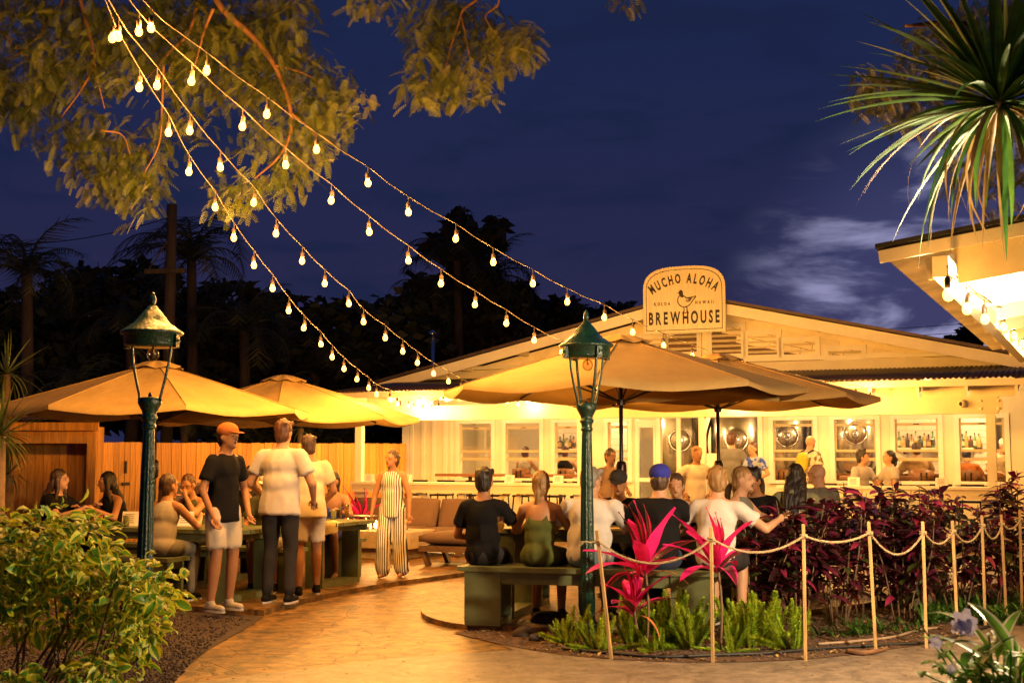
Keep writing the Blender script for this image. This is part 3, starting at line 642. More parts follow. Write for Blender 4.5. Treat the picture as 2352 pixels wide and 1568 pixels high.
mb = MB(); mb.lathe([(.004, -.046), (.016, -.042), (.026, -.028), (.029, -.012), (.026, .004), (.017, .018), (.013, .024)], n=16); BULB = mb.mesh('bulb', M_bulb, True)
mb = MB(); mb.lathe([(.015, .022), (.019, .026), (.019, .07), (.012, .082), (.005, .09)], n=10); SOCK = mb.mesh('socket', M_sock, True)
DROP = .14
BL2 = BL.copy(); BL2.energy = 14
def string(label, bulbs3, path_extra0, path_extra1, group, r=.0042, big=1.0):
    """bulbs3: bulb centres in space; the cable hangs DROP above them"""
    s = thing('string_light', label, 'string light', bulbs3[0], group=group)
    nodes = [p + Z * DROP * big for p in bulbs3]; pts = list(path_extra0)
    for i, p in enumerate(nodes):
        if i: q = (nodes[i - 1] + p) / 2; pts.append(q - Z * .012)
        pts.append(p)
    pts += path_extra1
    m2 = MB(); m2.tube(spline(pts, 3), r, 6); m2.build('cable', M_cable, s, True)
    mp = MB()
    for p in bulbs3:
        b = link('bulb', BULB, s, p, (jit(.12), jit(.12), 0), big); sk = bpy.data.objects.new('socket', SOCK); COL.objects.link(sk); sk.parent = b
        lo = bpy.data.objects.new('bulb_light', BL if big == 1 else BL2); COL.objects.link(lo); lo.parent = b; lo.location = (0, 0, -.015)
        m3 = MB(); m3.tube([p + Z * .085 * big, p + Z * DROP * big * .98], .0035, 5); m3.build('pendant_wire', M_cable, s)
    return s
YA = 9.6
S1 = [(258, 85), (320, 198), (387, 302), (434, 392), (494, 474), (537, 544), (583, 607), (626, 660), (663, 711), (698, 751), (737, 788), (763, 818), (790, 845), (820, 869), (847, 889), (865, 904), (896, 916), (913, 926)]
S2 = [(272, 82), (361, 194), (436, 298), (506, 382), (583, 463), (634, 534), (694, 597), (746, 649), (801, 695), (835, 737), (885, 774), (925, 805), (959, 831), (996, 856), (1030, 874), (1060, 891), (1092, 905), (1116, 913), (1144, 918), (1165, 922), (1190, 927)]
S3 = [(319, 70), (440, 184), (557, 288), (656, 376), (761, 458), (848, 530), (938, 596), (1013, 649), (1091, 697), (1163, 740), (1227, 779), (1290, 808), (1350, 833), (1410, 854), (1470, 871), (1530, 887), (1590, 900), (1650, 911), (1712, 920), (1750, 918)]
S4 = [(347, 62), (475, 160), (613, 260), (727, 341), (845, 418), (938, 485), (1047, 546), (1133, 600), (1224, 649), (1303, 691), (1388, 727), (1453, 761), (1524, 792), (1590, 816), (1655, 838), (1718, 856), (1780, 871), (1842, 885), (1902, 897), (1965, 906), (1998, 911)]
for S, endx, lab, extra in ((S1, 1010, 'string of warm bulbs, lowest of four, running to the left end of the porch', [(938, 931), (951, 937), (972, 940), (990, 940), (1007, 936)]), (S2, 1215, 'string of warm bulbs, second lowest of four, running towards the white shirted diners', []),
                            (S3, 1760, 'string of warm bulbs, second highest of four, passing over the right lamp post', []), (S4, 2012, 'string of warm bulbs, highest of four, crossing in front of the sign', [])):
    st = atY(S[0][0], S[0][1], YA); en = B(bp(endx, 910, -.6)[0], -.62, 0); P = [vplane(x, y, st, en) for x, y in S]
    P += [B(*((lambda q: (q[0], -.62, q[1]))(bp(x, y, -.62)))) for x, y in extra]
    d0 = (P[0] - P[1]); n0 = P[0] + Z * DROP; e0 = [n0 + d0 * 2.2 + Z * .9, n0 + d0 * 1.0 + Z * .22]
    e1 = [B(bp(endx, 910, -.6)[0] + .05, -.56, 2.62)] if not extra else [B(bp(1020, 905, -.56)[0], -.5, 2.5)]
    string(lab, P, e0, e1, 'string lights from the tree to the porch')
# string on the neighbouring eave
S5 = [(2178, 672), (2222, 705), (2262, 729), (2305, 748), (2329, 768), (2347, 786)]
st = Vector((Q0.x, Q0.y, 0)) + U2 * .42; en = st + V2 * 8
P = [vplane(x, y, st, en) for x, y in S5]
while len(P) < 11: P.append(P[-1] + V2 * .62 + Z * .0)
string('string of large warm bulbs along the eave at the right edge', P, [Qp(.42, .25, ez - .17)], [Qp(.42, LN, ez - .17)], 'string lights on the neighbouring eave', .006, 1.02)
# ================================================================= fence, shed, utility pole
FA = at_px0(214, 20.5); FB = at_px0(936, 27.0); FD = (FB - FA).normalized(); FN = Vector((-FD.y, FD.x, 0)); FRZ = math.atan2(FD.y, FD.x); FLn = (FB - FA).length
fence = thing('plank_fence', 'tall cedar plank fence behind the left tables', 'fence', (FA + FB) / 2)
pw_ = .108; mb = MB(); mb.box((0, 0, .86), pw_ - .006, .018, 1.72); plank = mb.mesh('plank', M_wood)
s_ = .02
while s_ < FLn:
    pz0 = .0 + .04 * s_ / FLn; link('plank', plank, fence, FA + FD * s_ + FN * jit(.004) + Z * (pz0 + jit(.006)), (0, jit(.004), FRZ + jit(.03)), (1, 1, 1)); s_ += pw_
mb = MB(); mb.beam(FA + FN * .04 + Z * .45, FB + FN * .04 + Z * .45, .04, .09); mb.beam(FA + FN * .04 + Z * 1.4, FB + FN * .04 + Z * 1.4, .04, .09); mb.build('rail', M_wood, fence)
q = FA + FD * .62; mb = MB(); mb.box(q - FN * .03 + Z * 1.32, .03, .03, .2, FD, FN, Z); mb.box(q - FN * .04 + Z * 1.05, .14, .03, .05, FD, FN, Z); mb.build('gate_latch', M_dark, fence)
sp_ = at_px0(213, 20.0); zt = atY(213, 974, 20.0).z; zl = atY(213, 1000, 20.0).z; X_ = Vector((1, 0, 0)); Y_ = Vector((0, 1, 0))
shed = thing('wooden_shed', 'open cedar shed with lintel and corrugated roof at the left edge', 'shed', sp_ - X_ * 1.6)
def sbx(name, x0, x1, y0, y1, z0, z1): mb = MB(); mb.box(sp_ + Vector(((x0 + x1) / 2, (y0 + y1) / 2, (z0 + z1) / 2)), x1 - x0, y1 - y0, z1 - z0); return mb.build(name, M_wood, shed)
sbx('post', -.07, .07, -.07, .07, 0, zt - .11); sbx('fascia_board', -3.6, .11, -.13, -.072, zt - .10, zt + .03); sbx('lintel', -3.6, -.072, -.06, .06, zl - .12, zt - .105)
mb = MB(); mb.box((0, 0, .98), .122, .018, 1.96); plank2 = mb.mesh('plank', M_wood)
for k in range(26): link('plank', plank2, shed, sp_ + Vector((-.14 - k * .13, .62 + jit(.004), 0)), (0, 0, jit(.02)))
for k in range(4): link('plank', plank2, shed, sp_ + Vector((-.03, .14 + k * .13, 0)), (0, 0, R(90)))
sbx('bench_rail', -3.5, -.1, 50 - 49.48, .6, .62, .74)
corrugated('roof_sheet', sp_ + Vector((-3.6, -.3, zt + .07)), X_, Y_ * 1.2 + Z * .15, 3.85, 44, .012, shed, M_metalroof)
M_pole = mat('weathered_pole', (.06, .04, .024), .9, var=.4, scale=3, stretch=(5, 5, .6), bump=.3)
p0 = atY(385, 900, 31); zt_ = atY(385, 470, 31).z; up_ = thing('utility_pole', 'dark wooden utility pole with crossarm behind the left lamp', 'pole', (p0.x, 31, 0))
mb = MB(); mb.tube([(p0.x, 31, 0), (p0.x, 31, zt_)], [.16, .125], 12); mb.build('shaft', M_pole, up_, True)
ca = atY(385, 626, 31).z; mb = MB(); mb.beam((p0.x - .58, 30.85, ca), (p0.x + .42, 30.80, ca + .02), .09, .11); mb.build('crossarm', M_pole, up_)
mb = MB(); mb.beam((p0.x - .5, 30.86, ca + .05), (p0.x - .05, 30.86, ca + .75), .025, .025); mb.build('brace', M_pole, up_)
def wire(a, b, sag, lab):
    mb = MB(); mb.tube([a.lerp(b, i / 12) - Z * (sag * 4 * (i / 12) * (1 - i / 12)) for i in range(13)], .014, 5); mb.build('power_line', M_black, None, True, lab, 'cable', 'overhead power lines')
wire(Vector((p0.x, 31, zt_ - .3)), atY(-120, 545, 38), .4, 'upper power line leading left from the utility pole')
wire(Vector((p0.x, 31, zt_ - .35)), atY(60, 700, 36), .3, 'power line slanting down left from the utility pole')
wire(Vector((p0.x - .5, 31, ca)), atY(-120, 650, 40), .5, 'lower power line leading left from the crossarm')
for i, (y0, y1) in enumerate(((756, 728), (771, 748), (782, 766))):
    wire(atY(2020 + i * 60, y0, 60), atY(2460, y1 - 12, 60), .1, '%s of three power lines over the right roof slope' % ['highest', 'middle one', 'lowest'][i])
# ================================================================= green lamp posts
M_green = mat('green_gloss_paint', (.006, .034, .02), .3, var=.35, scale=14, bump=.55, bscale=38, coat=.3)
def lamp_post(loc, sc, arms, rot, label):
    t = thing('lamp_post', label, 'lamp post', loc, 0, 'green lamp posts')
    def part(name, fn, m=M_green, par=t, smooth=True):
        mb = MB(); fn(mb); o = link(name, mb.mesh(name, m, smooth), par); return o
    part('base', lambda m: m.lathe([(.105, 0), (.10, .02), (.085, .05), (.078, .07), (.088, .08), (.09, .095), (.083, .115), (.07, .125)], n=24))
    part('shaft', lambda m: m.lathe([(.066, .12), (.064, .4), (.058, .9), (.051, 1.35), (.043, 1.70), (.043, 1.715)], n=48, flute=.16, nf=12, fr=(.15, 1.69)))
    part('capital', lambda m: m.lathe([(.044, 1.71), (.052, 1.72), (.052, 1.735), (.046, 1.745), (.048, 1.775), (.06, 1.79), (.06, 1.805), (.05, 1.815), (.055, 1.84), (.078, 1.885), (.088, 1.905), (.09, 1.945), (.07, 1.95), (.02, 1.952)], n=28))
    rf = part('roof', lambda m: m.lathe([(.195, 2.335), (.205, 2.35), (.208, 2.42), (.232, 2.43), (.236, 2.445), (.226, 2.455), (.19, 2.475), (.16, 2.50), (.145, 2.505), (.115, 2.54), (.085, 2.58), (.055, 2.615), (.048, 2.62), (.035, 2.645), (.012, 2.655)], n=32))
    mbf = MB(); mbf.lathe([(.012, 2.65), (.018, 2.655), (.026, 2.68), (.027, 2.70), (.018, 2.73), (.006, 2.752)], n=16, flute=.25, nf=6, fr=(2.66, 2.74)); link('finial', mbf.mesh('finial', M_green, True), rf)
    for a in arms:
        a = R(a) + rot; d = Vector((math.cos(a), math.sin(a), 0)); mb = MB()
        pts = spline([d * r + Z * z for r, z in ((.082, 1.915), (.098, 1.98), (.128, 2.09), (.157, 2.22), (.170, 2.33), (.168, 2.40))], 4)
        mb.tube(pts, .0135, 6, flat=.7); ob = link('arm', mb.mesh('arm', M_green, True), t)
        mb = MB(); mb.box(d * .215 + Z * 2.375, .03, .05, .10, d, Vector((-d.y, d.x, 0)), Z); link('bracket', mb.mesh('bracket', M_green), rf)
        for z, r in ((1.93, .092), (2.38, .231)):
            mb = MB(); mb.lathe([(.011, 0), (.011, .008), (.006, .012)], d * r + Z * z, 8, Vector((-d.y, d.x, 0)), Z, d); link('bolt', mb.mesh('bolt', M_green), ob)
    part('globe', lambda m: m.ell((0.012, 0, 2.275), .047, .047, .05, 18, 12), thin_glass('lamp_globe_glass', (.95, .84, .66), .12, .05))
    part('filament', lambda m: (m.tube([(0.012, 0, 2.34), (.012, 0, 2.28)], .008, 6), m.tube([(0, 0, 2.28), (.012, 0, 2.262), (.024, 0, 2.28)], .002, 5)), mat('filament_brass', (.5, .32, .12), .4, metal=.8))
    part('spigot', lambda m: m.lathe([(.014, 1.95), (.014, 1.97), (.008, 1.985), (.004, 1.99)], n=10), M_dark)
    t.scale = (sc,) * 3
    return t
pr = atz(1350, 1459); lamp_post(pr, 1.0, (48, 132, 228, 312), R(-16), 'dark green cast iron lamp post among the ferns beside the bench')
pl = atY(326, 1500, 9.65); pl.z = 0; lp2 = lamp_post(pl, .995, (0, 180), R(-18), 'dark green cast iron lamp post behind the yellow-green hedge'); lp2.rotation_euler = (0, R(.35), 0)
# ================================================================= umbrellas
M_canvas = mat('tan_canvas', (.41, .265, .085), .85, var=.12, scale=3, bump=.55, bscale=7, transl=.10)
M_pole_b = mat('bronze_pole', (.02, .014, .012), .3, metal=.6, var=.1)
def umbrella(loc, R_, zr, za, rot, label, pole_to=0):
    t = thing('market_umbrella', label, 'umbrella', loc, rot, 'tan market umbrellas'); n = 8; da = 2 * math.pi / n
    def prof(f): return za - (za - zr) * (f ** 1.04)
    mb = MB(); NR, NC = 9, 6; r0 = .2
    for i in range(NR + 1):
        f = i / NR; rr = r0 + (R_ - r0) * f
        for j in range(NC + 1):
            g = j / NC; a = (g - .5) * da; chord = math.cos(da / 2) / math.cos(a)
            rad = rr * (chord if True else 1); sag = .045 * math.sin(math.pi * g) * f + (.012 * math.sin(math.pi * g) * (f > .96))
            mb.v.append(Vector((math.cos(a) * rad, math.sin(a) * rad, prof(rr / R_) - sag + .006 * math.sin(f * 9 + j) * math.sin(math.pi * g))))
    for i in range(NR):
        for j in range(NC): a = i * (NC + 1) + j; mb.face((a, a + 1, a + NC + 2, a + NC + 1))
    # hem that turns down
    st = len(mb.v); base = NR * (NC + 1)
    for j in range(NC + 1): v = mb.v[base + j]; mb.v.append(v * 1.0 + Vector((0, 0, -.045)))
    for j in range(NC): mb.face((base + j, base + j + 1, st + j + 1, st + j))
    pm = mb.mesh('canopy_panel', M_canvas, True)
    mb = MB(); mb.tube([(r0 * .3, 0, prof(.05) - .03), (R_ * .5, 0, prof(.5) - .022), (R_ - .01, 0, prof(1) - .022)], .012, 6); ribm = mb.mesh('rib', M_pole_b, True)
    mb = MB(); mb.tube([(.04, 0, zr - .12), (R_ * .52, 0, prof(.52) - .03)], .009, 6); strm = mb.mesh('strut', M_pole_b, True)
    mb = MB(); mb.tube([(rr_, 0, prof(rr_ / R_) + .003) for rr_ in [r0 + (R_ - r0) * q_ / 6 for q_ in range(7)]], .0055, 5); seamm = mb.mesh('seam', mat('canvas_seam', (.30, .18, .05), .9), True)
    for k in range(n):
        link('canopy_panel', pm, t, None, (0, 0, (k + .5) * da)); rb = link('rib', ribm, t, None, (0, 0, k * da)); link('strut', strm, rb); link('seam', seamm, t, None, (0, 0, k * da))
    mb = MB(); K = 32
    for i, (rr, zz) in enumerate(((.02, za + .035), (.14, za + .01), (.31, za - .058))):
        for k in range(K): a = 2 * math.pi * k / K; rip = (.016 * math.sin(a * 8) + .006 * math.sin(a * 3 + 1)) * (i / 2); mb.v.append(Vector((math.cos(a) * rr * (1 + .05 * math.cos(a * 8) * (i == 2)), math.sin(a) * rr * (1 + .05 * math.cos(a * 8) * (i == 2)), zz + rip)))
    for i in range(2):
        for k in range(K): a = i * K + k; b = i * K + (k + 1) % K; mb.face((a, a + K, b + K, b))
    mb.face(range(K)); link('vent_cap', mb.mesh('vent_cap', M_canvas, True), t)
    mb = MB(); mb.tube([(0, 0, pole_to), (0, 0, za + .02)], .022, 12); link('pole', mb.mesh('pole', M_pole_b, True), t)
    mb = MB(); mb.lathe([(.03, 1.18), (.05, 1.2), (.055, 1.25), (.055, 1.36), (.045, 1.39), (.03, 1.4)], n=16); cb = link('crank_box', mb.mesh('crank_box', M_pole_b, True), t)
    mb = MB(); mb.tube([(-.04, 0, 1.27), (-.11, 0, 1.25), (-.14, 0, 1.20)], .009, 6); link('crank_handle', mb.mesh('crank_handle', M_steel, True), cb)
    mb = MB(); mb.lathe([(.045, zr - .16), (.045, zr - .1), (.025, zr - .09)], n=12); link('hub', mb.mesh('hub', M_pole_b), t)
    mb = MB(); mb.lathe([(.26, .0), (.26, .05), (.2, .07), (.04, .09), (.04, .3)], n=24); link('base', mb.mesh('base', M_dark), t)
    return t
def at_px(x, Y, z=0): p = atY(x, HOR, Y); return Vector((p.x, Y, z))
umbrella(at_px(1427, 13.4, .05), 1.92, 2.14, 2.69, R(-12), 'large tan umbrella nearest on the right, over the white shirted diners')
umbrella(at_px(1650, 15.5, .05), 1.92, 2.14, 2.66, R(-8), 'tan umbrella on the right, half hidden behind a larger one')
umbrella(at_px(355, 15.6, .055), 1.92, 1.99, 2.57, R(-20), 'tan umbrella at far left, behind the left lamp post')
umbrella(at_px(648, 18.0, .055), 1.92, 1.97, 2.55, R(8), 'tan umbrella second from the left, farther back')
# ================================================================= tables and benches of sage boards
M_sage = mat('sage_green_paint', (.105, .12, .05), .5, var=.25, scale=5, bump=.06, rv=.10)
def table(loc, rz, L, Wd, h, nb_, label, bench=False, group=None, apron=.07):
    t = thing('plank_bench' if bench else 'plank_table', label, 'bench' if bench else 'table', loc, rz, group)
    bw = Wd / nb_; mb = MB(); mb.box((0, 0, h - .02), L, bw - .008, .04); bm_ = mb.mesh('board', M_sage)
    for k in range(nb_): link('board', bm_, t, None).location = (jit(.006), -Wd / 2 + bw * (k + .5), jit(.002))
    mb = MB(); mb.box((0, 0, h - .042 - apron / 2), L - .16, .035, apron); am = mb.mesh('apron', M_sage)
    for sg in (-1, 1): link('apron', am, t).location = (0, sg * (Wd / 2 - .05), 0)
    fw, fd = .035, (.22 if not bench else .32); y = Wd / 2 - .02
    ls = bm_
    for sg in (-1, 1):
        x = sg * (L / 2 - (.30 if not bench else .22)); mb = MB()
        mb.box((x, -y + .02, (h - .042) / 2), fd, .04, h - .042); mb.box((x, y - .02, (h - .042) / 2), fd, .04, h - .042)
        mb.box((x, 0, .03), fd, 2 * y - .082, .06); mb.box((x, 0, h - .08), fd, 2 * y - .082, .07); link('leg_frame', mb.mesh('leg_frame', M_sage), t)
    return t
zA = .055
cA = atz(557, 1218, .715 + zA); tA = cA - U * 1.35 + V * .43; tA.z = zA; table(tA, YAW, 2.7, .86, .715, 6, 'long sage green plank table in front of the left umbrella')
cB = atz(774, 1201, .715 + zA); tB = cB - U * 1.0 + V * .43; tB.z = zA; table(tB, YAW, 2.0, .86, .715, 6, 'sage green plank table beside the fire pit')
G_b = 'sage green benches'
bn = tA - V * .70 - U * .35; table(bn, YAW, 2.3, .36, .46, 3, 'sage bench on the near side of the left table', True, G_b)
bn = tA + V * .82; table(bn, YAW, 2.3, .36, .46, 3, 'sage bench on the far side of the left table', True, G_b)
bn = tB - V * .78 - U * .1; table(bn, YAW, 1.7, .36, .46, 3, 'sage bench on the near side of the table by the fire pit', True, G_b)
bn = tB + V * .85 - U * .2; table(bn, YAW, 1.5, .36, .46, 3, 'sage bench between the table and the fire pit', True, G_b)
bl = atz(1050, 1300, .55); br = atz(1645, 1314, .55); BD = (br - bl); BD.z = 0; BLn = BD.length; BD.normalize(); BN = Vector((-BD.y, BD.x, 0)); BRZ = math.atan2(BD.y, BD.x)
bc_ = (bl + br) / 2 + BN * .22; bc_.z = .05; table(bc_, BRZ, BLn, .44, .50, 3, 'long sage green bench under the row of diners beside the right lamp post', True, G_b, .10)
tC = bc_ + BN * .72; table(tC, BRZ, BLn + .1, .84, .80, 6, 'sage green plank table behind the row of diners on the right')
bn = tC + BN * .74; table(bn, BRZ, BLn, .38, .48, 3, 'sage bench on the far side of the right table', True, G_b)
tD = at_px(1930, 13.9, .05); table(tD, YAW, 2.2, .84, .80, 6, 'sage green plank table behind the purple shrubs')
bn = tD - V * .78; table(bn, YAW, 2.1, .38, .48, 3, 'sage bench behind the purple shrubs, under the hooded diner', True, G_b)
bn = tD + V * .78; table(bn, YAW, 2.1, .38, .48, 3, 'sage bench on the far side of the table behind the purple shrubs', True, G_b)
bn = at_px(535, 15.9, zA); table(bn, R(2), 1.2, .36, .46, 3, 'sage bench nearest the fence under the young man with clasped hands', True, G_b)
bn = at_px(122, 14.6, zA); table(bn, 1.3, .9, .36, .46, 3, 'short sage bench hidden behind the left hedge', True, G_b)
bn = at_px(1742, 13.35, .05); table(bn, -.45, .8, .36, .48, 3, 'short sage bench under the dark-haired man at the right table', True, G_b)
# ================================================================= sofa and fire pit
M_cush = mat('brown_cushion', (.11, .06, .034), .85, var=.15, scale=6, bump=.15, bscale=150)
M_teak = mat('teak', (.10, .05, .022), .6, var=.3, scale=4, stretch=(1, 6, 6))
def cushion(name, c, dx, dy, dz, X, Y, Zv, par, bulge=.25):
    mb = MB(); n = 7; st = 0
    for s_ in (-1, 1):
        for i in range(n):
            for j in range(n):
                a = -1 + 2 * i / (n - 1); b = -1 + 2 * j / (n - 1); e = (1 - a ** 6) * (1 - b ** 6); k = .45 + .55 * (e ** .5) if e > 0 else .45
                mb.v.append(c + X * (a * dx / 2 * (1 - .03 * b * b)) + Y * (b * dy / 2 * (1 - .03 * a * a)) + Zv * (s_ * dz / 2 * k))
    for s_ in range(2):
        o = s_ * n * n
        for i in range(n - 1):
            for j in range(n - 1): q = (o + i * n + j, o + (i + 1) * n + j, o + (i + 1) * n + j + 1, o + i * n + j + 1); mb.face(q if s_ else q[::-1])
    ring = [i * n for i in range(n)] + [(n - 1) * n + j for j in range(1, n)] + [i * n + n - 1 for i in range(n - 2, -1, -1)] + [j for j in range(n - 2, 0, -1)]
    for k in range(len(ring)): a, b = ring[k], ring[(k + 1) % len(ring)]; mb.face((a, b, n * n + b, n * n + a))
    o = mb.build(name, M_cush, par, True)
    bm = bmesh.new(); bm.from_mesh(o.data); bmesh.ops.recalc_face_normals(bm, faces=bm.faces); bm.to_mesh(o.data); bm.free(); return o
sc_ = at_px(985, 19.4, zA); sofa = thing('sofa', 'brown cushioned corner sofa in front of the porch railing', 'sofa', sc_)
for k in range(3):
    c = sc_ + U * (-1.05 + k * .76)
    bt = (Z * .94 + V * .34).normalized(); nn = (V * .94 - Z * .34).normalized()
    cushion('back_cushion', c + V * .18 + Z * .56, .72, .50, .17, U, bt, nn, sofa)
    cushion('seat_cushion', c - V * .28 + Z * .33, .74, .74, .15, U, V, Z, sofa)
mb = MB(); mb.box(sc_ - U * .3 - V * .25 + Z * .2, 2.3, .78, .07, U, V, Z); mb.box(sc_ - U * .3 + V * .32 + Z * .4, 2.3, .05, .5, U, V, Z); mb.build('frame', M_teak, sofa)
for q in (-1.35, -.3, .75): mb = MB(); mb.beam(sc_ + U * q - V * .55, sc_ + U * q - V * .45 + Z * .18, .08, .06); mb.build('leg', M_teak, sofa)
oc = at_px(1052, 17.3, zA); ott = thing('chaise_seat', 'brown cushioned chaise end on a slanted wooden frame beside the fire pit', 'seat', oc)
cushion('seat_cushion', oc + Z * .36, .80, .8, .17, U, V, Z, ott); mb = MB(); mb.box(oc + Z * .23, .78, .76, .08, U, V, Z); mb.build('frame', M_teak, ott)
for a in (-1, 1):
    for b in (-1, 1): mb = MB(); mb.beam(oc + U * (.28 * a) + V * (.3 * b), oc + U * (.36 * a) + V * (.3 * b) + Z * .19, .09, .05); mb.build('leg', M_teak, ott)
fc = atz(940, 1287, zA); fcc = fc - U * .75 + V * .42; fcc.z = zA; pit = thing('fire_pit', 'low concrete fire table with burning flames', 'fire pit', fcc)
M_cement = mat('grey_tan_cement', (.36, .27, .17), .85, var=.2, scale=8, bump=.25, bscale=120)
mb = MB(); mb.box(fcc + Z * .27, 1.5, .84, .24, U, V, Z); o = mb.build('block', M_cement, pit); bevel(o, .012, 2)
mb = MB(); mb.box(fcc + Z * .075, 1.2, .6, .145, U, V, Z); mb.build('plinth', M_cement, pit)
mb = MB(); mb.box(fcc + Z * .395, 1.0, .34, .006, U, V, Z); tray = mb.build('burner_tray', M_dark, pit)
for k in range(34):
    p = fcc + U * jit(.46) + V * jit(.14) + Z * (.405 + jit(.006)); mb = MB(); s = rnd.uniform(.014, .026); mb.ell(p, s, s * .8, s * .7, 6, 4); mb.build('lava_rock', M_black, tray)
for k in range(16):
    p = fcc + U * (-.45 + .9 * k / 15 + jit(.02)) + V * jit(.05) + Z * .40; h = rnd.uniform(.07, .2); w = rnd.uniform(.016, .03); mb = MB()
    pts = [p + U * (jit(.02) * i / 4) + Z * (h * i / 5) for i in range(6)]; mb.tube(pts, [w * q for q in (.5, 1, .85, .6, .3, .05)], 7)
    mb.build('flame', emit('flame_%d' % (k % 2), [(1, .42, .08), (1, .55, .16)][k % 2], [9, 16][k % 2]), pit, True)
l = bpy.data.lights.new('fire_light', 'POINT'); l.energy = 50; l.color = (1, .45, .12); l.shadow_soft_size = .15; lo = bpy.data.objects.new('fire_light', l); COL.objects.link(lo); lo.parent = pit; lo.location = (0, 0, .55)
# ================================================================= bar stools and high tables on the porch
stool = thing('bar_stool', 'x', 'stool', (0, 0, 0), .001, 'dark bar stools on the porch')
mb = MB(); mb.box((0, 0, .62), .36, .36, .035); link('seat', mb.mesh('seat', M_dark), stool)
mb = MB(); mb.box((0, .19, .83), .36, .02, .13); link('backrest', mb.mesh('backrest', M_dark), stool)
for a, b in ((-1, -1), (1, -1), (-1, 1), (1, 1)):
    mb = MB(); top = Vector((a * .15, b * .15, .69)) if b < 0 else Vector((a * .16, .2, 1.0)); mb.tube([(a * .2, b * .2, 0), (a * .155, b * .16, .61)] + ([(a * .16, .2, .87)] if b > 0 else []), .014, 6); link('leg', mb.mesh('leg', M_dark), stool)
mb = MB()
for a, b in (((-.18, -.18), (.18, -.18)), ((-.18, .18), (.18, .18)), ((-.18, -.18), (-.18, .18)), ((.18, -.18), (.18, .18))): mb.tube([(a[0], a[1], .24), (b[0], b[1], .24)], .010, 6)
link('foot_ring', mb.mesh('foot_ring', M_dark), stool)
names = ['first', 'second', 'third', 'fourth', 'fifth', 'sixth', 'seventh', 'eighth', 'ninth', 'tenth', 'eleventh', 'twelfth', 'thirteenth']
spots = [(ur(x), .55) for x in (925, 985, 1050, 1115, 1180, 1245, 1310)] + [(ur(1880), .55), (bp(1975, 1080, .75)[0], .75), (bp(2050, 1080, .75)[0], .75), (ur(2150), .55), (ur(2225), .55)]
for i, (u, v) in enumerate(spots):
    o = stool if i == 0 else copy_tree(stool); p = B(u, v, FL); o.location = p; o.rotation_euler = (0, 0, YAW + (0 if i % 3 else R(12)) + jit(.12))
    o['label'] = '%s dark bar stool from the left behind the porch railing' % names[i]
for i, u in enumerate((1.6, 3.5, 9.4)):
    t = thing('high_table', '%s wooden high table on the porch behind the stools' % ['left', 'middle', 'right'][i], 'table', B(u, 1.55, FL), YAW, 'high tables on the porch')
    mb = MB(); mb.box((0, 0, .98), 1.3, .5, .05); link('table_top', mb.mesh('table_top', M_brownwood), t)
    mb = MB(); mb.tube([(0, 0, 0), (0, 0, .96)], .04, 8); link('leg', mb.mesh('leg', M_dark), t); mb = MB(); mb.box((0, 0, .02), .5, .4, .04); link('foot', mb.mesh('foot', M_dark), t)
# ================================================================= small things on tables and rail
M_card = mat('white_card', (.8, .76, .68), .7, var=.04)
M_print = mat('card_print', (.12, .09, .07), .7)
M_cup = mat('steel_cup', (.7, .68, .64), .18, metal=1, var=.05)
def card(p, rz_, label, w=.15, h=.13, prn=True):
    t = thing('menu_card', label, 'menu card', p, rz_ or .001, 'white table cards'); mb = MB()
    mb.prism([(-w / 2, -.03, 0), (w / 2, -.03, 0), (w / 2, -.004, h), (-w / 2, -.004, h)], (0, .003, 0)); mb.prism([(-w / 2, .03, 0), (w / 2, .03, 0), (w / 2, .0, h), (-w / 2, .0, h)], (0, .003, 0)); link('card', mb.mesh('card', M_card), t)
    if prn:
        mb = MB()
        for k in range(5):
            ww = w * (.5 - .1 * (k % 2)); z = h * (.78 - k * .14); y = -.03 + .026 * (z / h) - .0015; mb.poly([(-ww / 2 - .02, y, z), (ww / 2, y, z), (ww / 2, y + .001, z + .006), (-ww / 2 - .02, y + .001, z + .006)])
        link('print', mb.mesh('print', M_print), t)
rail_cards = [856, 943, 1177, 1288, 1702, 1964, 2165]
for i, x in enumerate(rail_cards):
    if 1345 < x < 1790: continue
    u = ur(x); card(B(u, -.12, 1.021), YAW + jit(.1), '%s white menu card from the left standing on the porch rail' % names[[856, 943, 1177, 1288, 1964, 2165].index(x)], .19, .14)
zt1 = .715 + zA + .001; zt2 = .715 + zA + .001; zt3 = .85 + .001
for (x, y, z, lab) in ((300, 1196, zt1, 'white table card on the left table in front of the long-haired woman'), (427, 1196, zt1, 'white table card with print on the left table beside the woman in the tank top'), (722, 1180, zt2, 'white table card on the table by the fire pit')):
    p = atz(x, y + 11, z); card(p, YAW + R(20), lab, .17, .15, y != 1180)
def cup(x, y, z, label, glass=False, h=.11):
    p = atz(x, y, z); t = thing('cup' if not glass else 'drinking_glass', label, 'cup' if not glass else 'glass', p, group='metal cups' if not glass else 'drinking glasses'); mb = MB()
    mb.lathe([(.026, .0), (.036, h), (.039, h + .002), (.034, h - .001), (.025, .006)], p, 14); mb.build('body', M_cup if not glass else thin_glass('drink_glass', (.95, .9, .8), .15), t, True)
    if glass: mb = MB(); mb.lathe([(.024, .007), (.031, h * .6)], p, 12); mb.build('drink', mat('beer', (.6, .35, .06), .2), t)
cup(455, 1212, zt1, 'steel cup on the left table in front of the tank top woman'); cup(552, 1211, zt1, 'steel cup at the right end of the left table'); cup(290, 1208, zt1, 'steel cup on the left table beside the long-haired woman')
cup(766, 1192, zt2, 'steel cup on the fire pit table, nearer its corner'); cup(779, 1190, zt2, 'steel cup on the fire pit table, right of another'); cup(795, 1189, zt2, 'tall glass on the table by the fire pit', True, .16)
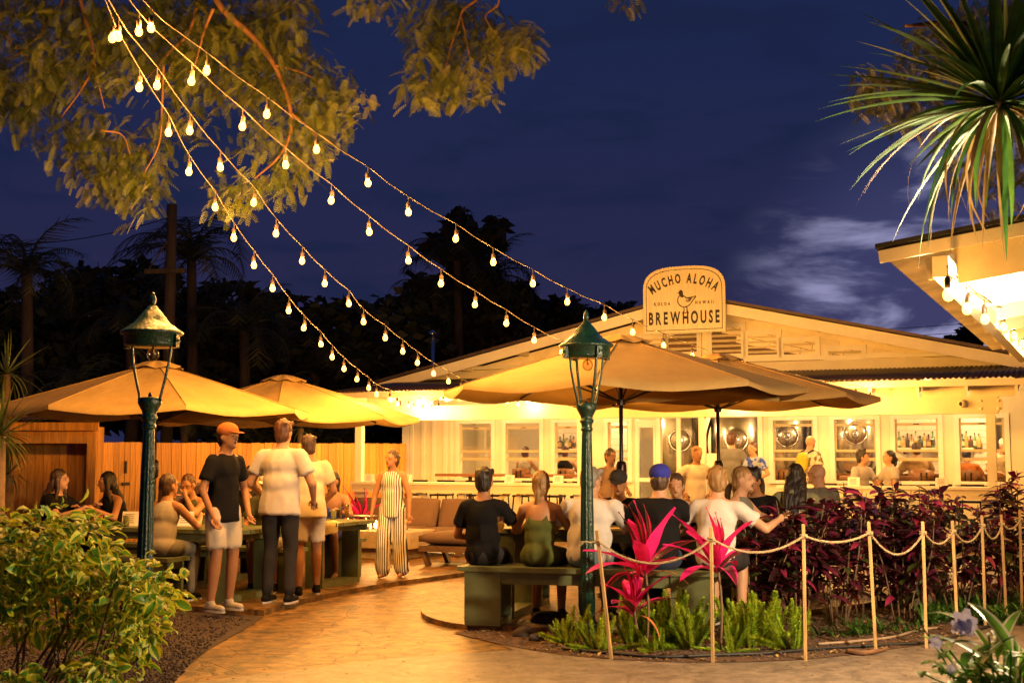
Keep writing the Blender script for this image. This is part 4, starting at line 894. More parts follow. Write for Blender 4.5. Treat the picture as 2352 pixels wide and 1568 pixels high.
cup(1430, 1215, zt3, 'glass on the right table beside the umbrella pole', True, .13); cup(1150, 1222, zt3, 'glass at the left end of the right table', True, .13); cup(1700, 1218, zt3, 'steel cup on the right table near the folded arms')
# folded napkin over the table edge, tray
p = atz(752, 1200, zt2); t = thing('napkin', 'yellowish cloth napkin hanging over the edge of the fire pit table', 'napkin', p, YAW); mb = MB(); n = 8
for i in range(n):
    for j in range(n):
        a, b = i / (n - 1), j / (n - 1); x = (a - .5) * .28; y = b * .30 - .14; z = .012 + .012 * math.sin(a * 9 + b * 4); 
        if b < .5: y = -.02 + .02 * math.sin(a * 7); z = .012 - (.5 - b) * .30 * (1 - .5 * abs(a - .4))
        mb.v.append(Vector((x, y, z)))
for i in range(n - 1):
    for j in range(n - 1): a = i * n + j; mb.face((a, a + n, a + n + 1, a + 1))
link('cloth', mb.mesh('cloth', mat('napkin_cloth', (.62, .50, .22), .8), True), t)
p = atz(838, 1186, zt2); t = thing('tray', 'metal tray with papers on the fire pit table', 'tray', p, YAW); mb = MB(); mb.lathe([(.0, .004), (.2, .004), (.22, .02), (.225, .02), (.205, 0)], n=24); link('dish', mb.mesh('dish', M_cup, True), t)
mb = MB(); mb.box((0, 0, .012), .26, .18, .004); link('paper', mb.mesh('paper', M_card), t)
for x, lab in ((1200, 'paper menu lying on the right table beside the green dress'), (1395, 'paper menu lying on the right table behind the lamp post')):
    p = atz(x, 1213, zt3); t = thing('paper_menu', lab, 'menu', p, BRZ + R(15)); mb = MB(); mb.box((0, 0, .003), .32, .22, .003); link('sheet', mb.mesh('sheet', mat('kraft_paper', (.62, .47, .30), .8)), t)
# framed boards leaning at the fence
for i, (x0, x1) in enumerate(((400, 470), (474, 552))):
    Yb = 21.5; p = at_px((x0 + x1) / 2, Yb, zA); w = (x1 - x0) * Yb / F_PX; t = thing('framed_board', '%s of two tan boards in white frames leaning near the fence' % ['left', 'right'][i], 'board', p)
    zt_ = atY(430, 1108, Yb).z; mb = MB(); h = zt_ - zA
    mb.box(p + Z * h / 2, w - .1, .02, h - .08); mb.build('panel', mat('tan_panel', (.36, .30, .22), .7), t); mb = MB()
    for (a, b, c, d) in ((-w / 2, h / 2, .05, h), (w / 2, h / 2, .05, h)): mb.box(p + Vector((a, -.002, b)), c, .035, d)
    mb.box(p + Vector((0, -.002, h - .02)), w - .05, .035, .05); mb.build('frame', M_trim, t)
# notice sheet on the porch post
u, z_ = bp(1640, 1068, -.1); t = thing('notice_sheet', 'white notice sheet hanging at the doorway post', 'notice', B(u, -.1, z_)); mb = MB(); mb.bx(u - .13, u + .1, -.075, -.07, z_ - .2, z_ + .2); mb.build('sheet', M_card, t)
# ================================================================= leaves
def leaf_profile(shape, f):
    if shape == 'lance': return math.sin(math.pi * min(1, f * .96 + .04)) ** .8 * (1 - .25 * f)
    if shape == 'oval': return math.sin(math.pi * (f ** .85)) ** .75
    if shape == 'strap': return min(1, f * 9 + .35) * (1 - f ** 4) ** .7
    if shape == 'spear': return min(1, .35 + f * 2.2) * (1 - f ** 2.2)
def leaf_mb(mb, L, W, shape='lance', n=6, droop=.3, fold=.25, wave=0, margin=0, M=None, ph=0, core=0, edge=1):
    """leaf along +X, face up +Z. margin: fraction of half width that takes material 'edge'"""
    st = len(mb.v); cols = [-1, -(1 - margin), 0, (1 - margin), 1] if margin else [-1, 0, 1]; k = len(cols); ang = 0; x = z = 0
    for i in range(n + 1):
        f = i / n; w = max(.02, leaf_profile(shape, f)) * W / 2
        for c in cols:
            v = Vector((x, c * w, z + abs(c) * w * fold + wave * math.sin(f * 9 + ph + c * 2) * abs(c))); mb.v.append(M @ v if M else v)
        a = -droop * f * 2 + ang; x += L / n * math.cos(a); z += L / n * math.sin(a)
    for i in range(n):
        for j in range(k - 1):
            a = st + i * k + j; mb.cur = (edge if (margin and j in (0, k - 2)) else core); mb.face((a, a + 1, a + k + 1, a + k))
    mb.cur = 0
def leaf_mesh(name, mats, **kw): mb = MB(); leaf_mb(mb, **kw); return mb.mesh(name, mats, True)
def orient(d, upv=None, roll=0):
    d = Vector(d).normalized(); u = Vector(upv) if upv else Vector((0, 0, 1))
    if abs(d.dot(u)) > .97: u = Vector((1, 0, 0))
    y = u.cross(d).normalized(); z = d.cross(y); m = Matrix((d, y, z)).transposed()
    return m @ Matrix.Rotation(roll, 3, 'X')
def place(name, me, parent, loc, rot3, s=1):
    o = bpy.data.objects.new(name, me); COL.objects.link(o); o.parent = parent; m = rot3.to_4x4() @ Matrix.Scale(s, 4); m.translation = Vector(loc) - org(parent); o.matrix_local = m; return o
def xf(loc, rot3, s=1): m = rot3.to_4x4() @ Matrix.Scale(s, 4); m.translation = Vector(loc); return m
def rdir(zmin=-1, zmax=1):
    z = rnd.uniform(zmin, zmax); a = rnd.uniform(0, 6.2832); r = math.sqrt(max(0, 1 - z * z)); return Vector((r * math.cos(a), r * math.sin(a), z))
M_stem = mat('brown_stem', (.14, .085, .045), .8, var=.3, scale=12)
# ---- variegated hedge, left foreground
M_hg = mat('hedge_leaf_green', (.12, .32, .025), .42, var=.4, scale=9, transl=.42, rv=.35)
M_hy = mat('hedge_leaf_yellow', (.66, .66, .045), .5, var=.3, scale=9, transl=.4, rv=.3)
HL = [leaf_mesh('leaf', [M_hg, M_hy], L=.105, W=.058, shape='oval', n=5, droop=.5, fold=.35, wave=.007, margin=m, ph=i) for i, m in enumerate((.5, .3, .8, .6))]
HL += [leaf_mesh('leaf', [M_hg, M_hy], L=.10, W=.05, shape='lance', n=5, droop=.2, fold=.4, wave=.006, margin=.15)]
def hedge(label, name, blobs, n, Yc, Yr, stems, nobj=300):
    c0 = at_px(blobs[0][0], Yc); t = thing(name, label, 'shrub', c0); pts = []
    tot = sum(b[2] * b[3] * b[4] for b in blobs)
    for b in blobs:
        for k in range(int(n * b[2] * b[3] * b[4] / tot)):
            d = rdir(); rr = rnd.uniform(.45, 1.0) ** .7 * (1.3 if rnd.random() < .14 else 1)
            Y = Yc + d.y * Yr * rr; p = atY(b[0] + d.x * b[2] * rr, b[1] - d.z * b[3] * rr, Y)
            if p.z > .02: cz = atY(b[0], b[1], Yc); pts.append((p, (p - cz).normalized()))
    pts.sort(key=lambda q: q[0].y); rest = MB()
    for i, (p, o) in enumerate(pts):
        d = (o * .7 + rdir(-.6, .5) * .8 + Vector((.15, -.35, -.15))).normalized(); upv = (Z * .8 + o * .5 + rdir() * .7); s = rnd.uniform(.45, 1.1)
        if i < nobj: place('leaf', HL[i % 5], t, p, orient(d, upv), s)
        else: leaf_mb(rest, .10, .056, 'oval', 4, .4, .35, .004, (.6, .35, .8)[i % 3], xf(p, orient(d, upv), s), i)
    o = rest.build('foliage', [M_hg, M_hy], t, True, kind='stuff')
    for (x, y, x1, y1) in stems:
        Y0 = Yc + jit(Yr * .5); a = atz(x, y, .0) if False else at_px(x, Y0); e = atY(x1, y1, Y0 + jit(.2)); m = (a + e) / 2 + Vector((jit(.06), jit(.06), 0)); mb = MB(); r = rnd.uniform(.005, .011)
        pp = spline([a, m, e], 5); mb.tube(pp, [r * (1.3 - .9 * i / len(pp)) for i in range(len(pp))], 6); mb.build('stem', M_stem, t, True)
    return t
hedge('variegated yellow-green hedge in front of the left lamp post', 'variegated_hedge',
      [(60, 1262, 130, 100, 1.1), (180, 1262, 95, 95, 1.2), (110, 1385, 150, 95, .8), (265, 1365, 90, 80, 1.1), (345, 1345, 75, 75, 1.0), (330, 1430, 70, 60, .8), (250, 1520, 110, 60, .5), (285, 1460, 80, 60, .6), (20, 1330, 90, 120, .9), (-60, 1300, 100, 130, .8)],
      1800, 6.9, .42, [(rnd.uniform(-20, 260), 0, rnd.uniform(-30, 340), rnd.uniform(1280, 1420)) for _ in range(24)])
hedge('cut back green and yellow shrub at the bottom left corner', 'small_shrub', [(215, 1545, 60, 35, 1), (30, 1560, 60, 40, .7)], 120, 6.2, .22, [(200 + 20 * i, 0, 190 + 25 * i, 1530) for i in range(3)], 120)
# ---- purple-leaved shrubs behind the rope
M_pu = [mat('purple_leaf_%d' % i, c, .34, var=.4, scale=8, transl=.12, rv=.4) for i, c in enumerate(((.075, .010, .026), (.040, .013, .013), (.21, .018, .055), (.055, .07, .016)))]
PL = [leaf_mesh('leaf', [M_pu[i % 4 if i < 4 else 0]], L=.20, W=.066, shape='lance', n=5, droop=.38 + .12 * (i % 3), fold=.3, wave=.005, ph=i) for i in range(4)]
pw = [0, 0, 0, 1, 1, 2, 0, 1, 0, 3, 1]
def purple(x, y, topx, topy, n, label, spread=1.0, mix=pw):
    b = atz(x, y); t = thing('purple_shrub', label, 'shrub', b, group='purple-leaved shrubs behind the rope'); tp = atY(topx, topy - 22, b.y); h = tp.z
    ns = 8
    for k in range(ns):
        a = rnd.uniform(0, 6.28); r = rnd.uniform(.12, .42) * spread; e = Vector((tp.x + math.cos(a) * r, b.y + math.sin(a) * r * .8, h * rnd.uniform(.62, 1.06))); s0 = b + Vector((math.cos(a) * .08, math.sin(a) * .08, 0)); m = s0.lerp(e, .55) + Vector((jit(.05), jit(.05), .04))
        pp = spline([s0, m, e], 5); mb = MB(); mb.tube(pp, [.008 * (1.2 - .8 * i / len(pp)) for i in range(len(pp))], 5); mb.build('stem', M_stem, t, True)
        nl = int(n * 1.15) // ns
        for j in range(nl):
            f = .22 + .78 * ((j + .5) / nl) ** .75; q = pp[min(len(pp) - 1, int(f * (len(pp) - 1)))] + Vector((jit(.035), jit(.035), jit(.03))); dr = rdir(-.25, .55); dr = (dr + Z * (f - .5) * .8).normalized()
            mi = rnd.choice(mix); mi = 2 if (f > .9 and rnd.random() < .5) else mi
            place('leaf', PL[mi], t, q, orient(dr, Z + rdir() * .4), rnd.uniform(.75, 1.3))
    return t
PS = [(1735, 1446, 1745, 1215, 190, 'leftmost purple-leaved shrub beside the pink leaved plants'), (1830, 1440, 1830, 1180, 210, 'purple shrub below the hooded diner'), (1925, 1436, 1920, 1160, 210, 'purple shrub right of the hooded diner'),
      (1990, 1420, 1985, 1135, 230, 'tall purple shrub left of the centre of the rope fence'), (2075, 1428, 2075, 1145, 220, 'purple shrub between the two close stakes'), (2120, 1400, 2120, 1120, 220, 'tallest purple shrub in front of the right railing'),
      (2200, 1408, 2195, 1130, 220, 'purple and green shrub left of the porch corner post'), (2290, 1398, 2290, 1135, 200, 'purple shrub below the porch corner post'), (2355, 1385, 2345, 1115, 200, 'purple shrub at the right edge'), (2030, 1395, 2035, 1190, 160, 'low purple shrub behind the middle stakes')]
for q in PS: purple(*q[:5], q[5], 1.0, pw if q[0] < 2150 else pw + [3, 3, 1, 1])
# ---- pink cordylines
M_ck = mat('pink_leaf', (.72, .02, .19), .42, var=.3, scale=6, transl=.3, rv=.25, coat=.1); M_cd = mat('maroon_leaf', (.075, .012, .014), .35, var=.4, scale=5, transl=.1, rv=.3, coat=.15); M_co = mat('dry_orange_leaf', (.42, .13, .03), .6, var=.4, scale=10)
CLf = [leaf_mesh('leaf', [M_ck, M_ck], L=.42, W=.10, shape='oval', n=8, droop=d, fold=.35, wave=.008, ph=i) for i, d in enumerate((.16, .34, .62))]
CLd = [leaf_mesh('leaf', [M_cd, M_ck], L=.42, W=.115, shape='oval', n=8, droop=d, fold=.35, wave=.006, margin=.32, ph=i) for i, d in enumerate((.15, .4, .75))]
CLo = [leaf_mesh('leaf', [M_co], L=.36, W=.03, shape='lance', n=8, droop=.9, fold=.5)]
def cordyline(x, y, Y, crowns, label, sc=1.0, name='pink_cordyline'):
    b = atY(x, y, Y) if Y else atz(x, y); b.z = 0; t = thing(name, label, 'plant', b, group='pink-leaved plants')
    for (cx_, cy_, n, s) in crowns:
        c = atY(cx_, cy_, b.y + jit(.05)); mb = MB(); pp = spline([b, b.lerp(c, .5) + Vector((jit(.03), jit(.03), 0)), c], 5); mb.tube(pp, .011, 6); mb.build('stem', M_stem, t, True)
        for k in range(n):
            f = k / n; a = k * 2.39996 + jit(.3); el = R(84 - 70 * f ** 1.1 + jit(8)); d = Vector((math.cos(a) * math.cos(el), math.sin(a) * math.cos(el), math.sin(el)))
            pool = CLf if rnd.random() < (.68 if f < .5 else .4) else CLd; me = pool[0 if f < .35 else 1 if f < .75 else 2]
            if f > .86 and rnd.random() < .5: me = CLo[0]
            place('leaf', me, t, c - Z * (.10 * f) + d * .01, orient(d, Z if el < 1.2 else d.cross(Vector((0, -1, .2)))), s * rnd.uniform(.8, 1.1) * (1 if f > .25 else .85))
    return t
cordyline(1485, 1492, None, [(1482, 1300, 15, 1.32), (1456, 1390, 11, 1.05)], 'large bright pink leaved plant right of the right lamp post')
cordyline(1655, 1496, None, [(1648, 1292, 13, 1.2)], 'pink leaved plant behind the second stake')
cordyline(822, 1268, 19.4, [(828, 1195, 15, 1.3)], 'red leaved plant in front of the left porch post')
# ---- foxtail ferns
M_fx = [mat('fern_green_%d' % i, c, .5, var=.4, scale=30, transl=.4) for i, c in enumerate(((.42, .60, .045), (.60, .66, .06), (.18, .34, .03)))]
FX = []
for i in range(3):
    mb = MB(); Lp = .42; pp = [Vector((math.sin(f * 1.2) * .05 * i, 0, f * Lp)) for f in [k / 12 for k in range(13)]]; mb.tube(pp, [.006 * (1.2 - f / 12) for f in range(13)], 5)
    for k in range(620):
        f = (k + .5) / 620; q = pp[min(12, int(f * 12))].lerp(pp[min(12, int(f * 12) + 1)], f * 12 - int(f * 12)); a = k * 2.39996; rr = .058 * (math.sin(math.pi * min(1, f * .80 + .16)) ** .5) * (1 - .15 * f) * rnd.uniform(.6, 1.2); d = Vector((math.cos(a), math.sin(a), rnd.uniform(.35, .9))).normalized(); sd = (Vector((-d.y, d.x, 0)).normalized() * .0055 + rdir() * .002)
        mb.cur = rnd.choice((0, 0, 1, 2)); mb.poly([q + d * rr * .15 - sd, q + d * rr * .15 + sd, q + d * rr + Z * .006])
    mb.cur = 0; FX.append([mb.mesh('plume', [M_fx[j], M_fx[(j + 1) % 3], M_fx[(j + 2) % 3]], False) for j in range(3)])
def fern(x, y, n, label, hs=1.0, low=0):
    b = atz(x, y); t = thing('foxtail_fern', label, 'fern', b, group='foxtail ferns along the bed')
    n = int(n * 1.7)
    for k in range(n):
        a = k * 2.4 + jit(.4); el = R(rnd.uniform(52, 88) if k < n - low else rnd.uniform(8, 22)); d = Vector((math.cos(a) * math.cos(el), math.sin(a) * math.cos(el), math.sin(el))); s = hs * rnd.uniform(.5, .95)
        rot = Z.rotation_difference(d).to_matrix() @ Matrix.Rotation(rnd.uniform(0, 6), 3, 'Z'); place('plume', FX[k % 3][rnd.choice((0, 0, 1, 2))], t, b + Vector((math.cos(a), math.sin(a), 0)) * rnd.uniform(.02, .09) + Z * .01, rot, s)
    return t
for q in ((1300, 1478, 8, 'foxtail fern left of the right lamp base', .8, 2), (1375, 1492, 9, 'foxtail fern at the foot of the leaning first stake', .85, 3), (1455, 1480, 9, 'foxtail fern below the large pink plant', .95, 1), (1545, 1482, 12, 'tall foxtail fern left of the second stake', 1.15, 0), (1505, 1497, 5, 'low foxtail fern in front of the pink plant', .6, 2),
          (1585, 1490, 8, 'foxtail fern just left of the second stake', 1.0, 1), (1715, 1486, 13, 'largest foxtail fern between the second and third stakes', 1.2, 2), (1765, 1476, 9, 'foxtail fern behind the largest one', 1.05, 0), (1820, 1492, 8, 'foxtail fern at the foot of the third stake', 1.0, 1), (1680, 1498, 5, 'creeping foxtail fern right of the second stake', .7, 4)): fern(*q)
# ---- strap-leaved ground cover
M_ln = mat('ground_cover_leaf', (.05, .13, .018), .35, var=.4, scale=10, transl=.2, rv=.35)
LN_ = [leaf_mesh('leaf', [M_ln], L=.19, W=.024, shape='strap', n=5, droop=d, fold=.4) for d in (.3, .6, .9)]
CLUMPS = []
def clump(x, y, n, i, lab=None, s=1.0):
    b = atz(x, y); t = thing('lily_clump', lab, 'plant', b, group='green ground cover clumps')
    for k in range(n):
        a = k * 2.4 + jit(.5); el = R(rnd.uniform(25, 85)); d = Vector((math.cos(a) * math.cos(el), math.sin(a) * math.cos(el), math.sin(el))); place('leaf', LN_[k % 3], t, b + Vector((jit(.09), jit(.09), .01)), orient(d, Z), s * rnd.uniform(.7, 1.2))
cl = [(1900, 1462, 14, 'small green clump right of the third stake'), (1955, 1462, 26, 'glossy green clump left of the fourth stake'), (1985, 1456, 26, 'glossy green clump behind the fourth stake'), (2040, 1452, 18, 'green clump right of the fourth stake'), (2095, 1455, 12, 'small green clump left of the fifth stake')]
for i, q in enumerate(cl): clump(q[0], q[1], q[2], i, q[3])
k = 0
for y0_, rown in ((1432, 'front'), (1415, 'second'), (1398, 'third'), (1383, 'back')):
    y = y0_
    for x in range(2120 + (1432 - y), 2360, 34):
        clump(x + jit(8), y + jit(4), 22, k, 'green strap-leaved clump, %s in its row, %s row of the mat at right' % (names[int((x - 2120 - 1432 + y0_) / 34)], rown), 1.1); k += 1
# ---- tall spiky crown at the upper right
M_dr = [mat('spiky_leaf_%d' % i, c, .58, var=.4, scale=6, transl=.2, rv=.35, spec=.25) for i, c in enumerate(((.06, .17, .035), (.09, .20, .03), (.34, .22, .08)))]
DR = [leaf_mesh('leaf', [M_dr[i % 3]], L=.85, W=.055 if i % 3 < 2 else .032, shape='spear', n=9, droop=d, fold=.45) for i, d in enumerate((.12, .25, .5, .4, .6, .9))]
c = atY(2296, 240, 6.1); t = thing('spiky_palm', 'spiky leaved palm crown hanging in at the upper right', 'palm', (c.x + 1.0, c.y + .15, 0)); b = Vector((c.x + 1.0, c.y + .15, 0))
mb = MB(); pp = spline([b, b + Vector((.08, 0, 1.6)), b + Vector((-.15, 0, 2.6)), c - Z * .1 + Vector((.35, 0, -.02)), c], 6); mb.tube(pp, [.07 - .028 * i / len(pp) for i in range(len(pp))], 10); mb.build('trunk', M_stem, t, True)
for k in range(150):
    a = k * 2.39996; z = 1 - 1.75 * (k / 150); r = math.sqrt(max(0, 1 - z * z)); d = (Vector((math.cos(a) * r, math.sin(a) * r, z)) + rdir() * .34).normalized()
    me = DR[0 if z > .5 else rnd.choice((0, 1, 3, 1)) if z > -.1 else rnd.choice((1, 3, 4, 5, 5, 2))]
    place('leaf', me, t, c + d * .03, orient(d, Z), rnd.uniform(.72, 1.08))
# ---- variegated plant with pale flowers, right foreground
M_vw = mat('cream_leaf_margin', (.75, .72, .5), .4, var=.15, transl=.45); M_vg = mat('bright_green_leaf', (.16, .36, .04), .45, var=.3, scale=8, transl=.5, rv=.2)
VL = [leaf_mesh('leaf', [M_vg, M_vw], L=.32, W=.065, shape='strap', n=7, droop=d, fold=.3, margin=.35) for d in (.35, .7)] + [leaf_mesh('leaf', [M_vg], L=.10, W=.046, shape='oval', n=5, droop=.4, fold=.3)]
b = at_px(2300, 4.4); t = thing('variegated_flower_plant', 'blurred green and white variegated plant with pale violet flowers at bottom right', 'plant', b)
for k in range(24):
    a = k * 2.4; el = R(rnd.uniform(15, 70)); d = Vector((math.cos(a) * math.cos(el), math.sin(a) * math.cos(el), math.sin(el))); q = atY(2300 + jit(70), rnd.uniform(1490, 1580), 4.4 + jit(.2)); place('leaf', VL[k % 2], t, q, orient(d, Z), rnd.uniform(.5, .85)); mb = MB(); mb.tube(spline([b + Vector((jit(.05), jit(.05), 0)), b.lerp(q, .5) + Vector((jit(.03), jit(.03), .05)), q], 3), .004, 5); mb.build('stem', M_vg, t, True)
for k in range(11):
    e = atY(rnd.uniform(2110, 2345), rnd.uniform(1420, 1560), 4.4 + jit(.25)); s0 = b + Vector((jit(.1), jit(.1), .5)); mb = MB(); mb.tube(spline([b + Vector((jit(.06), jit(.06), 0)), s0, s0.lerp(e, .5) + Z * .05, e], 4), .0035, 5); mb.build('stem', M_vg, t, True)
    for j in range(13): f = rnd.uniform(.3, 1.05); place('leaf', VL[2], t, s0.lerp(e, f) + Vector((jit(.02), jit(.02), jit(.02) + .03 * (1 - abs(2 * f - 1)))), orient(rdir(-.3, .6), Z), rnd.uniform(.5, 1.0))
M_fl = mat('pale_violet_petal', (.62, .60, .78), .6, var=.08, transl=.25)
for (x, y, s) in ((2215, 1425, 1.0), (2222, 1440, .8), (2200, 1438, .7), (2150, 1475, .55), (2185, 1535, .5)):
    p = atY(x, y, 4.2); fo = Vector((jit(.4), -1, .3 + jit(.3))).normalized(); X_, Y_, _ = basis(fo); mb = MB()
    for j in range(5):
        an = j * 1.2566; dd = X_ * math.cos(an) + Y_ * math.sin(an); sd = fo.cross(dd); r = .038 * s; mb.poly([p, p + dd * r * .6 + sd * r * .42 + fo * .004, p + dd * r * 1.1 + sd * r * .2, p + dd * r * 1.1 - sd * r * .2, p + dd * r * .6 - sd * r * .42 + fo * .004])
    mb.build('flower', M_fl, t)
# ================================================================= feathery tree over the strings
M_fe = [mat('feather_leaf_%d' % i, c, .5, var=.35, scale=3, transl=.3) for i, c in enumerate(((.07, .092, .011), (.036, .056, .008), (.105, .115, .013)))]
M_bark = mat('smooth_bark', (.17, .08, .034), .85, var=.35, scale=6, bump=.2)
def frond(mb, p, d, L, npair, wl, mi):
    """one drooping pinnate leaf"""
    d = d.normalized(); sd = Z.cross(d)
    sd = sd.normalized() if sd.length > .05 else Vector((1, 0, 0)); sd = (sd + rdir() * .5).normalized(); mb.cur = mi; q = p.copy()
    for k in range(npair):
        q = q + d * (L / npair); d = (d + Vector((0, 0, -.10))).normalized(); f = (k + .5) / npair; l = wl * (.55 + .75 * math.sin(math.pi * (f * .8 + .15)))
        for s in (-1, 1):
            e = (sd * s + d * .35 + Vector((0, 0, -.35))).normalized(); w = d * (L / npair * .27); mb.poly([q - w, q + w, q + e * l + w * .8, q + e * l - w * .8])
    mb.cur = 0
def crown(name, parent, ells, n, Y0, Y1, L, seed, mats, wl=.055, down=.7, npair=8):
    mb = MB(); tot = sum(e[2] * e[3] * (e[4] if len(e) > 4 else 1) for e in ells)
    for e in ells:
        k = int(n * e[2] * e[3] * (e[4] if len(e) > 4 else 1) / tot)
        # sprays: fronds come in small bunches
        for _ in range(max(1, k // 5)):
            a = rnd.uniform(0, 6.283); rr = math.sqrt(rnd.random()); x = e[0] + math.cos(a) * rr * e[2]; y = e[1] + math.sin(a) * rr * e[3]; c = atY(x, y, rnd.uniform(Y0, Y1)); main = (rdir(-.8, .1) + Vector((0, 0, -down))).normalized()
            for j in range(5): frond(mb, c + rdir() * .15, (main + rdir() * .55), L * rnd.uniform(.65, 1.15), npair, wl * rnd.uniform(.8, 1.2), rnd.choice((0, 0, 1, 2)))
    return mb.build(name, mats, parent, False, kind='stuff')
def limb(parent, pts, r0, r1, name='branch'):
    pp = spline(pts, 6); mb = MB(); n = len(pp); mb.tube(pp, [r0 + (r1 - r0) * i / (n - 1) for i in range(n)], 8); return mb.build(name, M_bark, parent, True)
tb = Vector((-8.2, 13.4, 0)); tree = thing('feathery_tree', 'large feathery-leaved tree overhanging the bulb strings at upper left', 'tree', tb)
fork = Vector((-7.2, 13.4, 7.0)); f3 = Vector((-5.0, 13.3, 7.2))
limb(tree, [tb, tb + Vector((.25, 0, 1.7)), tb + Vector((.5, .1, 3.2)), fork], .30, .18, 'trunk')
def LB(pix, Y, r0, r1, start=None): limb(tree, ([start] if start is not None else []) + [atY(x, y, Y + j * .12) for j, (x, y) in enumerate(pix)], r0, r1)
f2 = atY(470, -110, 13.2); limb(tree, [fork, f3, f2], .16, .09)
LB([(500, 5), (580, 85), (630, 150), (662, 230), (668, 300), (640, 360), (585, 410)], 12.9, .04, .01, f2)
LB([(440, 60), (390, 120), (330, 190)], 13.0, .024, .007, f2); LB([(490, 20), (470, 70), (450, 140), (420, 220)], 12.8, .018, .006)
LB([(170, -40), (200, 60), (215, 140), (190, 200), (140, 270)], 13.2, .03, .008, f3); LB([(215, 140), (228, 200), (240, 250)], 13.2, .014, .005)
LB([(110, -30), (100, 60), (60, 110), (10, 140)], 13.6, .02, .008, fork); LB([(0, 70), (60, 130), (130, 170), (200, 190)], 13.8, .014, .006)
LB([(375, 150), (372, 240), (365, 330), (330, 400)], 12.8, .016, .005); LB([(668, 260), (700, 285), (730, 320)], 13.0, .012, .005); LB([(630, 150), (700, 170), (760, 210)], 13.1, .012, .005); LB([(230, 300), (280, 310), (300, 360)], 13.0, .012, .005)
LB([(1062, -40), (1060, 30), (1035, 110), (1015, 190)], 14.0, .022, .007, Vector((-3.0, 13.6, 7.6))); LB([(1105, -30), (1115, 40), (1140, 80)], 14.0, .016, .006, Vector((-3.0, 13.6, 7.6))); LB([(1060, 40), (1075, 110), (1085, 170)], 14.1, .012, .005)
limb(tree, [f2, Vector((-3.6, 13.4, 6.9)), Vector((-3.0, 13.6, 7.6))], .09, .05)
E1 = [(40, 120, 110, 150), (60, 240, 70, 60), (190, 100, 140, 120), (340, 90, 140, 110), (480, 120, 120, 120), (600, 130, 110, 100), (700, 200, 95, 75), (780, 235, 55, 60, 1.1), (690, 320, 70, 90), (640, 400, 70, 35, .8), (200, 330, 75, 85), (250, 390, 55, 60), (310, 430, 45, 60, 1.2), (345, 330, 60, 70, .8), (420, 260, 70, 60, .5), (545, 440, 60, 45, 1.2), (590, 330, 50, 55, .6), (520, 30, 200, 50), (860, 15, 50, 26), (650, 20, 60, 50, .6)]
crown('crown', tree, E1, 6800, 12.9, 15.4, .18, 1, M_fe, .034, .22, 8)
E2 = [(1040, 60, 110, 75), (1000, 160, 65, 65), (1080, 190, 60, 40), (1150, 110, 70, 50), (1200, 100, 25, 45), (1440, -8, 40, 14, .8), (985, 215, 45, 22, 1)]
crown('crown', tree, E2, 1450, 13.9, 15.4, .19, 2, M_fe, .034, .22, 8)
tb2 = Vector((9.6, 14.6, 0)); tree2 = thing('feathery_tree', 'feathery-leaved tree behind the spiky palm at upper right', 'tree', tb2)
limb(tree2, [tb2, tb2 + Vector((-.3, 0, 3)), Vector((8.2, 14.2, 6.2))], .26, .14, 'trunk')
limb(tree2, [Vector((8.2, 14.2, 6.2)), atY(2300, 90, 13.6), atY(2200, 55, 13.4), atY(2080, 60, 13.2)], .1, .015); limb(tree2, [Vector((8.2, 14.2, 6.2)), atY(2330, 20, 13.6), atY(2290, 160, 13.5), atY(2240, 260, 13.3)], .08, .012); limb(tree2, [atY(2230, 110, 13.6), atY(2120, 190, 13.3), atY(2010, 190, 13.2)], .03, .008)
crown('crown', tree2, [(2260, 90, 110, 100), (2150, 120, 80, 80, .7), (1985, 195, 42, 38, 1.2), (2040, 230, 40, 38), (2100, 200, 60, 50, .7), (2260, 240, 90, 90, .7), (2210, 340, 70, 90, .6), (2310, 380, 60, 100, .6), (2090, 250, 50, 40, .7)], 1700, 12.6, 14.2, .18, 3, M_fe, .034, .22, 8)
# ================================================================= palms and dark trees behind
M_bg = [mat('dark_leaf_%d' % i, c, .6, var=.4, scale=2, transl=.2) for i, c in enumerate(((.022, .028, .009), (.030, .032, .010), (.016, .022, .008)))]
def palm_frond_mesh(L, n, wl, droop, mi):
    mb = MB(); p = Vector((0, 0, 0)); a = R(38); P = []
    for k in range(n + 1): P.append(p.copy()); p = p + Vector((math.cos(a), 0, math.sin(a))) * (L / n); a -= droop / n * (1 + k / n)
    mb.tube(P, [.03 * (1.1 - k / n) for k in range(n + 1)], 5)
    for k in range(1, n * 3):
        f = k / (n * 3); q = P[min(n, int(f * n))].lerp(P[min(n, int(f * n) + 1)], f * n - int(f * n)); t_ = (P[min(n, int(f * n) + 1)] - P[int(f * n)]).normalized(); l = wl * math.sin(math.pi * (f * .85 + .1)) ** .6
        for s in (-1, 1):
            e = (Vector((0, s, 0)) + t_ * .6 + Z * (.15 - .7 * rnd.random())).normalized(); w = t_ * .022; tip = q + e * l - Z * (l * l * .25); mb.poly([q - w, q + w, tip + w * .2, tip - w * .2])
    return mb.mesh('frond', M_bg[mi], False)
PF = [palm_frond_mesh(2.3, 10, .62, d, i % 3) for i, d in enumerate((1.3, 1.8, 2.2))]
